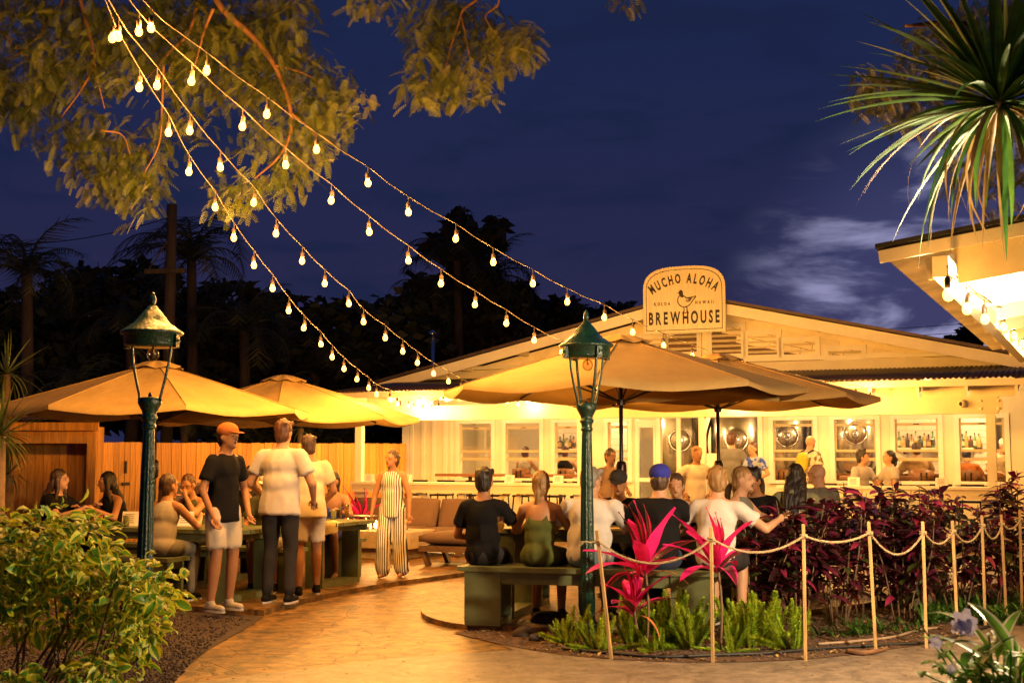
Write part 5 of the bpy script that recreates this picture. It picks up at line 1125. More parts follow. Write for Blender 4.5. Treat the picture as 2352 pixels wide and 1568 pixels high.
def palm(x, y, Y, n, label, s=1.0, tr=.16):
    c = atY(x, y, Y); t = thing('palm_tree', label, 'palm', (c.x, c.y, 0), group='palms behind the fence'); mb = MB(); b = Vector((c.x, c.y, 0)); mb.tube([b, b.lerp(c, .5) + Vector((.1, 0, 0)), c], [tr * 1.3, tr, tr * .8], 10); mb.build('trunk', M_pole, t, True)
    for k in range(n):
        a = k * 2.39996; f = k / n; rt = Matrix.Rotation(a, 3, 'Z') @ Matrix.Rotation(R(-44 + 72 * f + jit(8)), 3, 'Y'); place('frond', PF[k % 3], t, c, rt, s * rnd.uniform(.85, 1.1))
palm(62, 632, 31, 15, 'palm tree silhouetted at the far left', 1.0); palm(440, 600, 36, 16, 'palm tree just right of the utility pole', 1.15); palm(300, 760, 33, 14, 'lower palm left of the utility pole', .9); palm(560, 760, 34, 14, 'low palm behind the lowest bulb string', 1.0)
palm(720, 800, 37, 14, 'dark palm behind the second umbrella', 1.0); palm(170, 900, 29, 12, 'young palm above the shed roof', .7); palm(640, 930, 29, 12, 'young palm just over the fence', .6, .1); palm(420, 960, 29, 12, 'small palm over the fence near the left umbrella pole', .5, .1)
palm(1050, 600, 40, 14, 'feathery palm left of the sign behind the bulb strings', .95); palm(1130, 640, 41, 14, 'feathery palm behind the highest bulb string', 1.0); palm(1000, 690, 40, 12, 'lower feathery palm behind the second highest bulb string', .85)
def leafy(mb, ells, n, Y0, Y1, ls, mi=(0, 1, 2), down=.2):
    tot = sum(e[2] * e[3] for e in ells)
    for e in ells:
        for _ in range(int(n * e[2] * e[3] / tot)):
            a = rnd.uniform(0, 6.283); rr = math.sqrt(rnd.random()); x = e[0] + math.cos(a) * rr * e[2]; y = e[1] + math.sin(a) * rr * e[3]; p = atY(x, y, rnd.uniform(Y0, Y1)); d = rdir(-.8, .6) - Z * down; d.normalize(); sd = d.cross(rdir()).normalized() * ls * .28; L_ = ls * rnd.uniform(.6, 1.3); mb.cur = rnd.choice(mi); mb.poly([p - sd * .3, p + d * L_ * .5 - sd, p + d * L_, p + d * L_ * .5 + sd])
    mb.cur = 0
def dark_tree(label, ells, n, Y, dY, ls, trunk, name='dark_tree', mi=(0, 1, 2), down=.2):
    p = at_px(trunk, Y); t = thing(name, label, 'tree', p, group='dark trees behind the fence'); mb = MB(); leafy(mb, ells, n, Y - dY, Y + dY, ls, mi, down); mb.build('crown', M_bg, t, False, kind='stuff'); mb = MB(); top = atY(ells[0][0], ells[0][1], Y); mb.tube([p, p.lerp(top, .6), top], [.25, .16, .05], 8); mb.build('trunk', M_pole, t, True)
    for e in ells[1:]: q = atY(e[0], e[1], Y); m2 = MB(); s0 = p.lerp(top, .55); m2.tube(spline([s0, s0.lerp(q, .5) + Z * .2, q], 3), .05, 6); m2.build('limb', M_pole, t, True)
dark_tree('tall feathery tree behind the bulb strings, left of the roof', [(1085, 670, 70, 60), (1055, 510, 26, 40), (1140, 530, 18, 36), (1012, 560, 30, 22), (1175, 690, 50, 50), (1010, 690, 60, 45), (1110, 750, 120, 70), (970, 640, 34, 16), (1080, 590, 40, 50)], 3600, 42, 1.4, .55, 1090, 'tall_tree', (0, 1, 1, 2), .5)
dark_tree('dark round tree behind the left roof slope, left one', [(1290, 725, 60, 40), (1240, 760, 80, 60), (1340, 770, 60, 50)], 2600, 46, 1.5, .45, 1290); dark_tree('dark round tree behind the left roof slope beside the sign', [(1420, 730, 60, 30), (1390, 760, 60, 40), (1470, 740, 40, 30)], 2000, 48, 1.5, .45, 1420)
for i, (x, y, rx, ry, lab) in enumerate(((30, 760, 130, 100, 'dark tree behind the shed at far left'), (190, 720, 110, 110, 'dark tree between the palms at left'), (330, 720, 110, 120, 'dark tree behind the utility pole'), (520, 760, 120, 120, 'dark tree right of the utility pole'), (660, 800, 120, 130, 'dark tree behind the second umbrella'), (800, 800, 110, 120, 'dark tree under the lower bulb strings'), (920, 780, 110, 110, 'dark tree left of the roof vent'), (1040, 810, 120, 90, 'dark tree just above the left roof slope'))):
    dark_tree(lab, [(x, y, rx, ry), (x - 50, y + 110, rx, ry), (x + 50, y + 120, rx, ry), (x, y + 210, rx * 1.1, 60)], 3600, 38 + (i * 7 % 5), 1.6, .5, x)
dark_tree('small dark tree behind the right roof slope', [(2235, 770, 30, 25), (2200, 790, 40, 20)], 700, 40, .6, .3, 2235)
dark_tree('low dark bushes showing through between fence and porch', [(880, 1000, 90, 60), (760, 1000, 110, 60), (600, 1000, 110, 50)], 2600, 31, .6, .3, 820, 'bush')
# ---- spiky clumps at the left edge
M_yu = mat('yucca_leaf', (.07, .09, .018), .4, var=.4, scale=6, transl=.15, rv=.3)
YU = [leaf_mesh('leaf', [M_yu], L=.75, W=.045, shape='spear', n=6, droop=d, fold=.4) for d in (.1, .35, .7)]
def yucca(x, y, Y, n, label, s, base_z=0):
    c = atY(x, y, Y); t = thing('yucca', label, 'plant', (c.x, c.y, 0), group='spiky plants at the left'); mb = MB(); mb.tube([(c.x, c.y, 0), c], [.09, .06], 8); mb.build('trunk', M_stem, t, True)
    for k in range(n):
        z = 1 - 1.7 * k / n; a = k * 2.39996; r = math.sqrt(max(0, 1 - z * z)); d = (Vector((math.cos(a) * r, math.sin(a) * r, z)) + rdir() * .15).normalized(); place('leaf', YU[0 if z > .3 else rnd.choice((1, 2))], t, c, orient(d, Z), s * rnd.uniform(.8, 1.1))
yucca(15, 860, 17, 50, 'upper spiky plant at the left edge above the umbrella', .85); yucca(0, 1000, 12.5, 60, 'lower spiky plant at the left edge under the umbrella', .75); yucca(20, 1090, 15, 26, 'small spiky plant at the left edge by the shed', .5); yucca(905, 1190, 20.2, 30, 'green spiky plant in front of the porch railing', .75); yucca(690, 985, 25, 30, 'spiky plant behind the fence', .7)
# ================================================================= litter, gravel, hose
M_st = [mat('lava_stone_%d' % i, c, .9, var=.3, scale=40) for i, c in enumerate(((.06, .035, .024), (.035, .02, .015), (.12, .08, .05)))]
mb = MB()
for k in range(5200):
    x = rnd.uniform(-20, 640); y = 1400 + 175 * rnd.random() ** .8; lim = 1568 - (x - 400) * .85 if x > 400 else 2000
    if x > 400 and y > 1568 - 150 * (1 - ((608 - min(x, 608)) / 208) ** 1.7): continue
    if y < 1406 + max(0, (x - 390) * .06): continue
    p = atz(x, y, .012); s = rnd.uniform(.007, .018) * (1.3 if rnd.random() < .06 else 1); mb.cur = rnd.choice((0, 0, 1, 1, 2)) if rnd.random() < .97 else 2; a, b_, c_ = rdir() * s, rdir() * s, rdir() * s; n = len(mb.v)
    X_, Y_, Z_ = basis(rdir()); mb.v += [p + X_ * s, p - X_ * s * .8, p + Y_ * s * .9, p - Y_ * s, p + Z_ * s * .7, p - Z_ * s * .6]
    for f in ((0, 2, 4), (2, 1, 4), (1, 3, 4), (3, 0, 4), (2, 0, 5), (1, 2, 5), (3, 1, 5), (0, 3, 5)): mb.face([n + i for i in f])
mb.build('gravel', M_st, None, False, 'dark reddish gravel beside the curved path', 'gravel', kind='stuff')
M_lt = [mat('litter_%d' % i, c, .8, var=.3, scale=30) for i, c in enumerate(((.34, .22, .06), (.20, .10, .04), (.09, .05, .028), (.05, .028, .018)))]
mb = MB(); k = 0
while k < 4200:
    p = Vector((rnd.uniform(-.6, 7), rnd.uniform(9.3, 13.6), .014))
    if not in_soil(p.x, p.y): k += .2; continue
    k += 1; big = rnd.random() < .16; s = rnd.uniform(.02, .04) if big else rnd.uniform(.008, .022); mb.cur = rnd.choice((0, 0, 1)) if big else rnd.choice((2, 3, 3, 2, 1)); d = rdir(-.15, .35); sd = d.cross(Z).normalized() * s * (.4 if big else .35); up2 = sd.cross(d).normalized() * s * .2
    if big: mb.poly([p - d * s, p - sd + up2, p + d * s, p + sd + up2])
    else:
        n = len(mb.v); mb.v += [p - d * s, p + d * s, p + sd, p - sd, p + Z * s * .6]
        for f in ((0, 2, 4), (2, 1, 4), (1, 3, 4), (3, 0, 4)): mb.face([n + i for i in f])
for _ in range(170):
    q = atz(rnd.uniform(420, 2200), 1330 + 235 * rnd.random(), .0)
    if in_soil(q.x, q.y) or q.y > 13.5 or (q.x < -1.2 and q.y > 11.2): continue
    q.z = .012 if q.y < 9.6 else .008; s = rnd.uniform(.008, .02); d = rdir(-.05, .1); sd = d.cross(Z).normalized() * s * .5; mb.cur = rnd.choice((0, 1, 1, 2)); mb.poly([q - d * s, q - sd + Z * .004, q + d * s, q + sd + Z * .003])
mb.build('leaf_litter', M_lt, None, False, 'bark mulch and fallen yellow leaves on the planting bed', 'litter', kind='stuff')
mb = MB(); pts = [atz(x, y, .022) for x, y in ((1290, 1488), (1420, 1500), (1520, 1507), (1640, 1503), (1760, 1499), (1900, 1487), (2030, 1480), (2150, 1470), (2260, 1440), (2360, 1405))]
mb.tube(spline(pts, 6), .012, 8); mb.build('irrigation_hose', M_black, None, True, 'black irrigation hose lying on the soil along the bed edge', 'hose')
mb = MB(); pts = [atz(x, y, .022) for x, y in ((1880, 1478), (1960, 1472), (2050, 1462), (2110, 1446), (2160, 1440))]; mb.tube(spline(pts, 6), .011, 8); mb.build('irrigation_hose', mat('grey_pipe', (.30, .22, .15), .6), None, True, 'second hose farther back among the green clumps', 'hose')
mb = MB(); pts = [atz(x, y, .025) for x, y in ((1945, 1494), (1985, 1498), (2040, 1489))]; mb.tube(spline(pts, 5), [.02, .024, .022, .024, .02, .022, .018, .02, .014, .012, .008][:11], 7); mb.build('fallen_branch', M_bark, None, True, 'fallen branch at the foot of the fourth stake', 'branch')
for i, (x, y, s, lab) in enumerate(((1258, 1440, .16, 'dark rounded rock beside the bench end'), (1205, 1462, .10, 'small rock at the left tip of the planting bed'), (1232, 1472, .07, 'smallest rock beside the ferns'))):
    p = atz(x, y); mb = MB(); mb.ell(p + Z * s * .3, s, s * .8, s * .6, 14, 9)
    for v in mb.v: v += mnoise.noise_vector(v * (3 / s * .3)) * s * .22
    mb.build('rock', mat('dark_rock', (.04, .028, .022), .85, var=.4, scale=10, bump=.4), None, True, lab, 'rock', 'rocks at the bed edge')
# ================================================================= stakes and rope
stk = [((1405, 1514), (1371, 1217)), ((1637, 1522), (1633, 1210)), ((1850, 1517), (1845, 1203)), ((2012, 1497), (1995, 1197)), ((2128, 1488), (2119, 1197)), ((2200, 1464), (2187, 1195)), ((2263, 1440), (2255, 1183)), ((2312, 1424), (2299, 1181)), ((2347, 1413), (2342, 1170)), ((2385, 1404), (2382, 1168))]
tops = []
for i, (b, t_) in enumerate(stk):
    p = atz(*b); q = atY(t_[0], t_[1], p.y); mb = MB(); mb.beam(p - Z * .02, q, .025, .025, (.3, 1, 0)); o = mb.build('stake', M_stake, None, False, '%s wooden stake of the rope fence, counted from the lamp post' % names[i], 'stake', 'wooden stakes of the rope fence'); bevel(o, .003); tops.append(p.lerp(q, .915))
M_rope = mat('sisal_rope', (.50, .37, .20), .9, var=.3, scale=60, bump=.8, bscale=180)
rp = thing('rope', 'sagging sisal rope strung between the wooden stakes', 'rope', tops[0]); sag = [.17, .11, .06, .17, .10, .12, .13, .07, .06]
for i in range(len(tops) - 1):
    a, b = tops[i] - Vector((0, .02, 0)), tops[i + 1] - Vector((0, .02, 0)); pts = [a.lerp(b, k / 16) - Z * (sag[i] * 4 * (k / 16) * (1 - k / 16)) for k in range(17)]; mb = MB(); x0, y0, z0 = basis(b - a)
    for ph in (0, 2.09, 4.19):
        fine = [pts[0].lerp(pts[-1], 0) for _ in range(1)]; Ln = 96; pp = []
        for k in range(Ln + 1):
            f = k / Ln * 16; j = min(15, int(f)); c = pts[j].lerp(pts[j + 1], f - j); an = k * .9 + ph; pp.append(c + x0 * (.0045 * math.cos(an)) + y0 * (.0045 * math.sin(an)))
        mb.tube(pp, .0052, 4)
    for k in range(90):
        c = pts[rnd.randrange(16)].lerp(pts[rnd.randrange(1, 17)], 0) if False else None
        f = rnd.random() * 16; j = min(15, int(f)); c = pts[j].lerp(pts[j + 1], f - j); d = rdir(); s = rnd.uniform(.012, .03); w = d.cross(Z).normalized() * .0009; mb.poly([c - w, c + w, c + d * s])
    mb.build('span', M_rope, rp)
for i, p in enumerate(tops[:-1]):
    mb = MB()
    for dz in (-.012, .004): mb.tube([p + Vector((math.cos(a) * .024, math.sin(a) * .024, dz)) for a in [k * .5236 for k in range(13)]], .007, 6)
    mb.ell(p + Vector((.01, -.026, -.004)), .014, .012, .012, 8, 5); mb.build('knot', M_rope, rp, True)
mb = MB(); p = tops[0]; mb.tube([p + Vector((-.02, -.02, 0)), p + Vector((-.06, -.02, -.008)), p + Vector((-.10, -.02, .0))], .006, 5)
for k in range(20): mb.tube([p + Vector((-.095, -.02, 0)), p + Vector((-.135 + jit(.015), -.02 + jit(.02), -.02 + jit(.025)))], .0012, 3)
mb.build('frayed_end', M_rope, rp)
# ================================================================= people
REM = []
SK = {k: mat('skin_' + k, c, .5, var=.08, scale=8, spec=.35) for k, c in dict(fair=(.46, .25, .145), tan=(.35, .165, .075), brown=(.27, .135, .07)).items()}
HR = {k: mat('hair_' + k, c, .5, var=.35, scale=30, stretch=(1, 1, .2), bump=.5, bscale=60) for k, c in dict(dark=(.018, .011, .008), brown=(.06, .03, .014), blond=(.24, .13, .04), grey=(.18, .15, .12), auburn=(.085, .034, .013)).items()}
M_eye = mat('eye_dark', (.02, .012, .01), .3); M_lip = mat('lip', (.34, .12, .09), .5); M_white_eye = mat('eye_white', (.7, .66, .6), .4)
def cloth(name, c, sc=5): return mat('cloth_' + name, c, .85, var=.12, scale=sc, bump=.22, bscale=9, spec=.12)
def pat_stripe():
    m = mat('cloth_stripe', (.8, .76, .7), .85, var=.02, bump=.3, bscale=16); t = m.node_tree; b = t.nodes['Principled BSDF']
    w = N(t, 'ShaderNodeTexWave', wave_type='BANDS', bands_direction='X'); w.inputs['Scale'].default_value = 11; w.inputs['Distortion'].default_value = .6; w.inputs['Detail Scale'].default_value = .3
    tc = N(t, 'ShaderNodeTexCoord'); t.links.new(tc.outputs['Object'], w.inputs['Vector']); r = N(t, 'ShaderNodeValToRGB'); r.color_ramp.elements[0].position = .35; r.color_ramp.elements[0].color = (.02, .018, .02, 1); r.color_ramp.elements[1].position = .45; r.color_ramp.elements[1].color = (.75, .70, .62, 1)
    t.links.new(w.outputs[0], r.inputs[0]); t.links.new(r.outputs[0], b.inputs['Base Color']); return m
def pat_mix(name, a, b_, sc, lo=.45, hi=.52):
    m = mat('cloth_' + name, a, .85, bump=.3, bscale=16); t = m.node_tree; b = t.nodes['Principled BSDF']; n = N(t, 'ShaderNodeTexNoise'); n.inputs['Scale'].default_value = sc; n.inputs['Detail'].default_value = 3
    tc = N(t, 'ShaderNodeTexCoord'); t.links.new(tc.outputs['Object'], n.inputs['Vector']); r = N(t, 'ShaderNodeValToRGB'); r.color_ramp.elements[0].position = lo; r.color_ramp.elements[0].color = C4(a); r.color_ramp.elements[1].position = hi; r.color_ramp.elements[1].color = C4(b_)
    t.links.new(n.outputs[0], r.inputs[0]); t.links.new(r.outputs[0], b.inputs['Base Color']); return m
CL = dict(white=cloth('white', (.52, .48, .44)), black=cloth('black', (.008, .0075, .0085)), green=cloth('moss', (.075, .085, .022)), sage=cloth('sage_hoodie', (.24, .23, .13)), grey=cloth('grey', (.15, .14, .12)), blue=cloth('blue', (.03, .045, .28)), navy=cloth('navy', (.03, .035, .07)), jean=cloth('jeans', (.13, .17, .23), 12), dark=cloth('charcoal', (.03, .028, .03)), tan=cloth('tan', (.30, .19, .10)), lgrey=cloth('light_grey', (.36, .32, .27)), olive=cloth('olive', (.06, .06, .03)), cream=cloth('cream', (.62, .52, .34)), orange=cloth('orange', (.40, .13, .035)), khaki=cloth('pale_shorts', (.52, .45, .36)), stripe=pat_stripe(), floral=pat_mix('floral', (.12, .11, .08), (.62, .54, .40), 16), plaid=pat_mix('plaid', (.03, .02, .02), (.55, .38, .08), 22), print=pat_mix('blueprint', (.02, .05, .35), (.30, .36, .5), 9), yellow=cloth('yellow_pack', (.42, .36, .04)), capblue=cloth('cap_blue', (.03, .035, .30)), capwhite=cloth('cap_white', (.7, .64, .55)))
def capsule(mb, p0, r0, p1, r1, n=12):
    p0 = Vector(p0); p1 = Vector(p1); d = (p1 - p0); d = d.normalized() if d.length > 1e-6 else Z
    mb.tube([p0 - d * r0 * .97, p0 - d * r0 * .72, p0, p0.lerp(p1, .5), p1, p1 + d * r1 * .72, p1 + d * r1 * .97], [r0 * .25, r0 * .70, r0, (r0 + r1) / 2, r1, r1 * .70, r1 * .25], n)
def cuff(mb, p0, r0, p1, r1, n=14):
    p0 = Vector(p0); p1 = Vector(p1); d = (p1 - p0).normalized(); mb.tube([p0 - d * r0 * .97, p0 - d * r0 * .72, p0, p0.lerp(p1, .5), p1], [r0 * .25, r0 * .70, r0, (r0 + r1) / 2, r1], n)
def drum(mb, rings, tx, ty, n=20):
    st = len(mb.v)
    for c, rx, ry in rings:
        for j in range(n): a = 6.28319 * j / n; mb.v.append(c + tx * (rx * math.cos(a)) + ty * (ry * math.sin(a)))
    for i in range(len(rings) - 1):
        for j in range(n): a = st + i * n + j; b = st + i * n + (j + 1) % n; mb.face((a, b, b + n, a + n))
    mb.face(range(st + n - 1, st - 1, -1)); e = st + (len(rings) - 1) * n; mb.face(range(e, e + n))
def ik(S, T, a, b, hint):
    d = T - S; L = d.length
    if L > (a + b) * .985: T = S + d * ((a + b) * .985 / L); d = T - S; L = d.length
    x = (a * a - b * b + L * L) / (2 * L); h = math.sqrt(max(0, a * a - x * x)); dn = d.normalized(); hv = (hint - dn * hint.dot(dn)).normalized(); return S + dn * x + hv * h, T
def remesh(name, mb, mats, parent, vox, sm, extra=None):
    me = mb.mesh(name, mats[:1], True); o = link(name, me, parent)
    md = o.modifiers.new('r', 'REMESH'); md.mode = 'VOXEL'; md.voxel_size = vox; md.use_smooth_shade = True
    m2 = o.modifiers.new('s', 'SMOOTH'); m2.iterations = sm; m2.factor = .5; REM.append((o, mats, extra)); return o
def person(loc, rz, label, pose='sit', h=1.72, seat=.5, lean=.12, turn=0, tilt=0, top='tee', topc='white', bot='pants', botc='dark', skin='fair', hair='short', hairc='brown', hands=None, female=False, bulk=1.0, shoe='dark', cap=None, gone=False, glasses=False, side=0, step=0, drop=0, bag=None, earr=False, beard=False, vox=.0145, logo=None):
    t = thing('person', label, 'person', loc, rz if rz else .0001, None); t.scale = (h / 1.72,) * 3; k = h / 1.72
    seat = seat / k; bw = (.90 if female else 1.0) * bulk; X = Vector((1, 0, 0))
    if pose == 'sit':
        pel = Vector((0, 0, seat + .105)); hip = [Vector((s * .085, -.02, seat + .085)) for s in (-1, 1)]; kne = [Vector((s * .11, -.43, seat + .055)) for s in (-1, 1)]; ank = [Vector((s * .12, -.36 - step * s * .1, .085)) for s in (-1, 1)]
    else:
        pel = Vector((0, 0, .955 - drop)); hip = [Vector((s * .088, 0, .92 - drop)) for s in (-1, 1)]; kne = [Vector((s * .10, -.03 + s * step * .10, .50)) for s in (-1, 1)]; ank = [Vector((s * .11, .02 + s * step * .22, .085)) for s in (-1, 1)]
    td = Vector((side, -math.sin(lean), math.cos(lean))).normalized(); tx = X - td * X.dot(td); tx.normalize(); ty = td.cross(tx); 
    P = lambda u, x=0, y=0: pel + td * u + tx * x + ty * y
    neck = P(.455); S = [P(.40, s * .168 * bw, .01) for s in (-1, 1)]
    hq = Matrix.Rotation(turn, 3, 'Z') @ Matrix.Rotation(tilt, 3, 'X'); hx, hy, hz = hq @ X, hq @ Vector((0, 1, 0)), hq @ Z
    hc = neck + td * .045 + Vector((0, -.03, 0)) + hz * .115
    Hd = lambda x, y, z: hc + hx * x + hy * y + hz * z
    hands = hands or (([(-.17, -.42, seat + .33), (.17, -.42, seat + .33)]) if pose == 'sit' else [(-.27, -.05, .80), (.27, -.05, .80)])
    A = []
    for i, s in enumerate((-1, 1)):
        e, T = ik(S[i], Vector(hands[i]), .285, .25, Vector((s * .55, .35, -.6))); A.append((S[i], e, T))
    # ---- body
    b = MB()
    b.ell(P(.0), .150 * bw * (1.06 if female else 1), .112, .12, 14, 9, tx, ty, td); b.ell(P(.16), .130 * bw * (.92 if female else 1.10), .095 * bulk, .14, 14, 9, tx, ty, td); b.ell(P(.32), .152 * bw, .108 * bulk, .165, 14, 9, tx, ty, td)
    capsule(b, S[0], .050, S[1], .050); capsule(b, P(.38, 0, .01), .066, hc - hz * .05 + hy * .015, .057); [capsule(b, P(.435, s_ * .03, .015), .05, S[0 if s_ < 0 else 1], .048) for s_ in (-1, 1)]
    for i, (s0, e, T) in enumerate(A):
        capsule(b, s0, .049 * bulk, e, .040 * bulk); capsule(b, e, .041 * bulk, T, .027); d = (T - e).normalized(); b.ell(T + d * .045, .026, .040, .050, 10, 7, *[basis(d)[i_] for i_ in (0, 1, 2)])
    for i in range(2):
        capsule(b, hip[i], .083 * bulk, kne[i], .058); capsule(b, kne[i], .056, kne[i].lerp(ank[i], .35), .056); capsule(b, kne[i].lerp(ank[i], .35), .055, ank[i], .036); capsule(b, ank[i] - Z * .03 + Vector((0, .03, 0)), .036, ank[i] + Vector((0, -.15, -.055)), .028)
    b.ell(Hd(0, .012, .018), .074, .094, .098, 16, 11, hx, hy, hz); b.ell(Hd(0, -.018, -.045), .058, .068, .072, 14, 9, hx, hy, hz); capsule(b, Hd(0, -.088, .01), .009, Hd(0, -.106, -.022), .0125, 8); b.ell(Hd(0, -.072, -.092), .022, .02, .018, 8, 6, hx, hy, hz)
    for s in (-1, 1): b.ell(Hd(s * .076, .012, -.012), .012, .022, .032, 8, 6, hx, hy, hz); b.ell(Hd(s * .032, -.070, .026), .026, .016, .010, 8, 6, hx, hy, hz)
    if hair == 'bald': pass
    ex = MB()
    for i, (s0, e, T) in enumerate(A):
        d = (T - e).normalized(); bx_, by_, _ = basis(d); pz_ = -Z if abs(d.z) < .8 else Vector((0, -1, 0)); sdv = d.cross(pz_).normalized() * (1 if i else -1); cv = (pz_ - d * pz_.dot(d)).normalized()
        for q in range(4):
            f0 = T + d * .078 + sdv * ((q - 1.5) * .017); ln = (.060, .070, .066, .052)[q]; m = f0 + d * ln * .55 + cv * .010; tp = m + (d * .6 + cv * .8).normalized() * ln * .5; ex.tube([f0 - d * .02, f0, m, tp], [.0088, .009, .0082, .0055], 6)
        f0 = T + d * .03 - sdv * .022; ex.tube([f0, f0 + d * .03 - sdv * .022 + cv * .006, f0 + d * .06 - sdv * .024 + cv * .016], [.011, .0095, .0065], 6)
    ex.cur = 1
    for s in (-1, 1): ex.ell(Hd(s * .031, -.083, .010), .0095, .006, .0065, 8, 5, hx, hy, hz); ex.tube([Hd(s * .016, -.089, .030), Hd(s * .034, -.086, .036), Hd(s * .05, -.074, .030)], .0035, 5)
    ex.cur = 2; ex.ell(Hd(0, -.0835, -.052), .021, .007, .0065, 10, 5, hx, hy, hz)
    remesh('body', b, [SK[skin], M_eye, M_lip], t, vox, 4, ex)
    # ---- top
    g = .017; c = MB()
    if top:
        tm = CL[topc]
        if top in ('tee', 'long', 'tank', 'hoodie'):
            c.ell(P(.0), .150 * bw * (1.06 if female else 1) + g, .112 + g, .12 if bot else .12, 14, 9, tx, ty, td); c.ell(P(.14), .142 * bw * (.95 if female else 1.04) + g * 1.2, .106 * bulk + g * 1.3, .19, 14, 9, tx, ty, td); c.ell(P(.315), .152 * bw + g, .108 * bulk + g, .165, 14, 9, tx, ty, td)
            if top != 'tank': capsule(c, S[0] - td * .004, .050 + g * .6, S[1] - td * .004, .050 + g * .6); [capsule(c, P(.415, s_ * .04, .015), .058, S[0 if s_ < 0 else 1], .056) for s_ in (-1, 1)]
            else:
                for s in (-1, 1): capsule(c, P(.36, s * .085 * bw, -.06), .03, P(.44, s * .085 * bw, .02), .03); capsule(c, P(.44, s * .085 * bw, .02), .03, P(.34, s * .085 * bw, .07), .03)
            if top == 'hoodie': c.ell(P(.43, 0, .085), .11, .05, .06, 12, 7, tx, ty, td)
            fr = {'tee': .66, 'long': 1.0, 'hoodie': 1.0, 'tank': 0}[top]
            for i, (s0, e, T) in enumerate(A):
                if fr: (cuff if top == 'tee' else capsule)(c, s0, .052 * bulk + g * .6, s0.lerp(e, fr), .048 * bulk + g * (1.2 if top == 'tee' else .5))
                if fr == 1: capsule(c, e, .052 * bulk + g * .5, e.lerp(T, .92), .036 + g * .4)
            if pose != 'sit': drum(c, [(P(-.15), .190 * bw, .140), (P(-.05), .182 * bw, .136), (P(.12), .158 * bw, .122), (P(.25), .15 * bw, .11)], tx, ty)
        elif top == 'dress':
            c.ell(P(.0), .158 * bw + g, .118 + g, .13, 14, 9, tx, ty, td); c.ell(P(.15), .135 * bw + g, .098 + g, .16, 14, 9, tx, ty, td); c.ell(P(.24), .148 * bw + g, .108 + g, .085, 14, 9, tx, ty, td)
            for i in range(2): capsule(c, hip[i], .10, hip[i].lerp(kne[i], .8), .095)
            if pose == 'sit': c.ell(Vector((0, -.2, seat + .09)), .19, .24, .09)
            else:
                capsule(c, Vector((0, 0, .95)), .16, Vector((0, 0, .62)), .18)
            for s in (-1, 1): capsule(c, P(.28, s * .07 * bw, -.10), .013, P(.455, s * .085 * bw, -.02), .013, 8); capsule(c, P(.455, s * .085 * bw, -.02), .013, P(.28, s * .085 * bw, .105), .013, 8)
        o = remesh('shirt' if top != 'dress' else 'dress', c, [tm], t, .0155, 5)
    # ---- trousers
    if bot:
        c = MB(); fr = {'pants': 1, 'jeans': 1, 'shorts': .0, 'wide': 1}[bot]
        c.ell(P(-.01), .150 * bw * (1.06 if female else 1) + .010, .112 + .010, .125, 14, 9, tx, ty, td)
        for i in range(2):
            if fr: capsule(c, hip[i], .083 * bulk + .012, kne[i], .066 + (.03 if bot == 'wide' else 0)); capsule(c, kne[i], .067 + (.03 if bot == 'wide' else 0), kne[i].lerp(ank[i], .93), .052 + (.05 if bot == 'wide' else 0))
            else: cuff(c, hip[i], .083 * bulk + .016, hip[i].lerp(kne[i], .86), .088)
        remesh('trousers' if fr else 'shorts', c, [CL[botc]], t, .0165, 4)
    if shoe:
        for i in range(2):
            c = MB(); a = ank[i]; capsule(c, a + Vector((0, .045, -.045)), .040, a + Vector((0, -.15, -.052)), .034, 12); c.ell(a + Vector((0, .0, -.01)), .042, .05, .05)
            o = remesh('shoe', c, [CL[shoe]], t, .012, 3)
            m = MB(); m.prism([a + Vector((math.cos(q) * .042, -.052 + math.sin(q) * .14, -.085)) for q in [j * .524 for j in range(12)]], Z * .018); link('sole', m.mesh('sole', CL['white']), o)
    # ---- hair
    if hair != 'bald':
        c = MB(); hm = HR[hairc]
        (c.ell(Hd(0, .026, .034), .081, .097, .100, 16, 11, hx, hy, hz) if not cap else c.ell(Hd(0, .03, .0), .079, .09, .07, 16, 11, hx, hy, hz))
        if cap: c.ell(Hd(0, .05, -.03), .072, .06, .07, 12, 8, hx, hy, hz)
        elif hair in ('short', 'messy'): c.ell(Hd(0, .052, -.015), .074, .062, .09, 12, 8, hx, hy, hz); [c.ell(Hd(math.cos(q_ * 1.7) * .055, .02 + math.sin(q_ * 2.3) * .07, .078 + .025 * math.sin(q_ * 3.1)), .026, .026, .022, 8, 6, hx, hy, hz) for q_ in range(14)]
        if hair == 'messy':
            for q in range(9): a = q * .7; c.ell(Hd(math.cos(a) * .05, .02 + math.sin(a) * .06, .10 + .02 * math.sin(q * 2.1)), .032, .032, .034, 8, 6, hx, hy, hz)
        if hair in ('long', 'pony', 'bun', 'tied'): c.ell(Hd(0, .05, -.02), .078, .066, .10, 12, 8, hx, hy, hz)
        if hair == 'long':
            e = P(.22, 0, .125); s0 = Hd(0, .06, -.03)
            for s in (-1, -.5, 0, .5, 1): capsule(c, s0 + hx * (s * .055), .045, s0.lerp(e, .55) + hx * (s * .075) + ty * .02, .045); capsule(c, s0.lerp(e, .55) + hx * (s * .075) + ty * .02, .045, e + tx * (s * .08), .022)
            for s in (-1, 1): capsule(c, Hd(s * .07, .0, .02), .028, Hd(s * .082, -.01, -.10), .026); capsule(c, Hd(s * .082, -.01, -.10), .026, P(.33, s * .10, -.06), .018)
        if hair == 'bob':
            c.ell(Hd(0, .045, -.05), .092, .075, .12, 14, 9, hx, hy, hz)
            for s in (-1, 1): capsule(c, Hd(s * .075, .0, .02), .03, Hd(s * .085, -.005, -.12), .026)
        if hair == 'pony': capsule(c, Hd(0, .10, .04), .028, Hd(0, .15, -.02), .036); capsule(c, Hd(0, .15, -.02), .036, Hd(0, .13, -.19), .016)
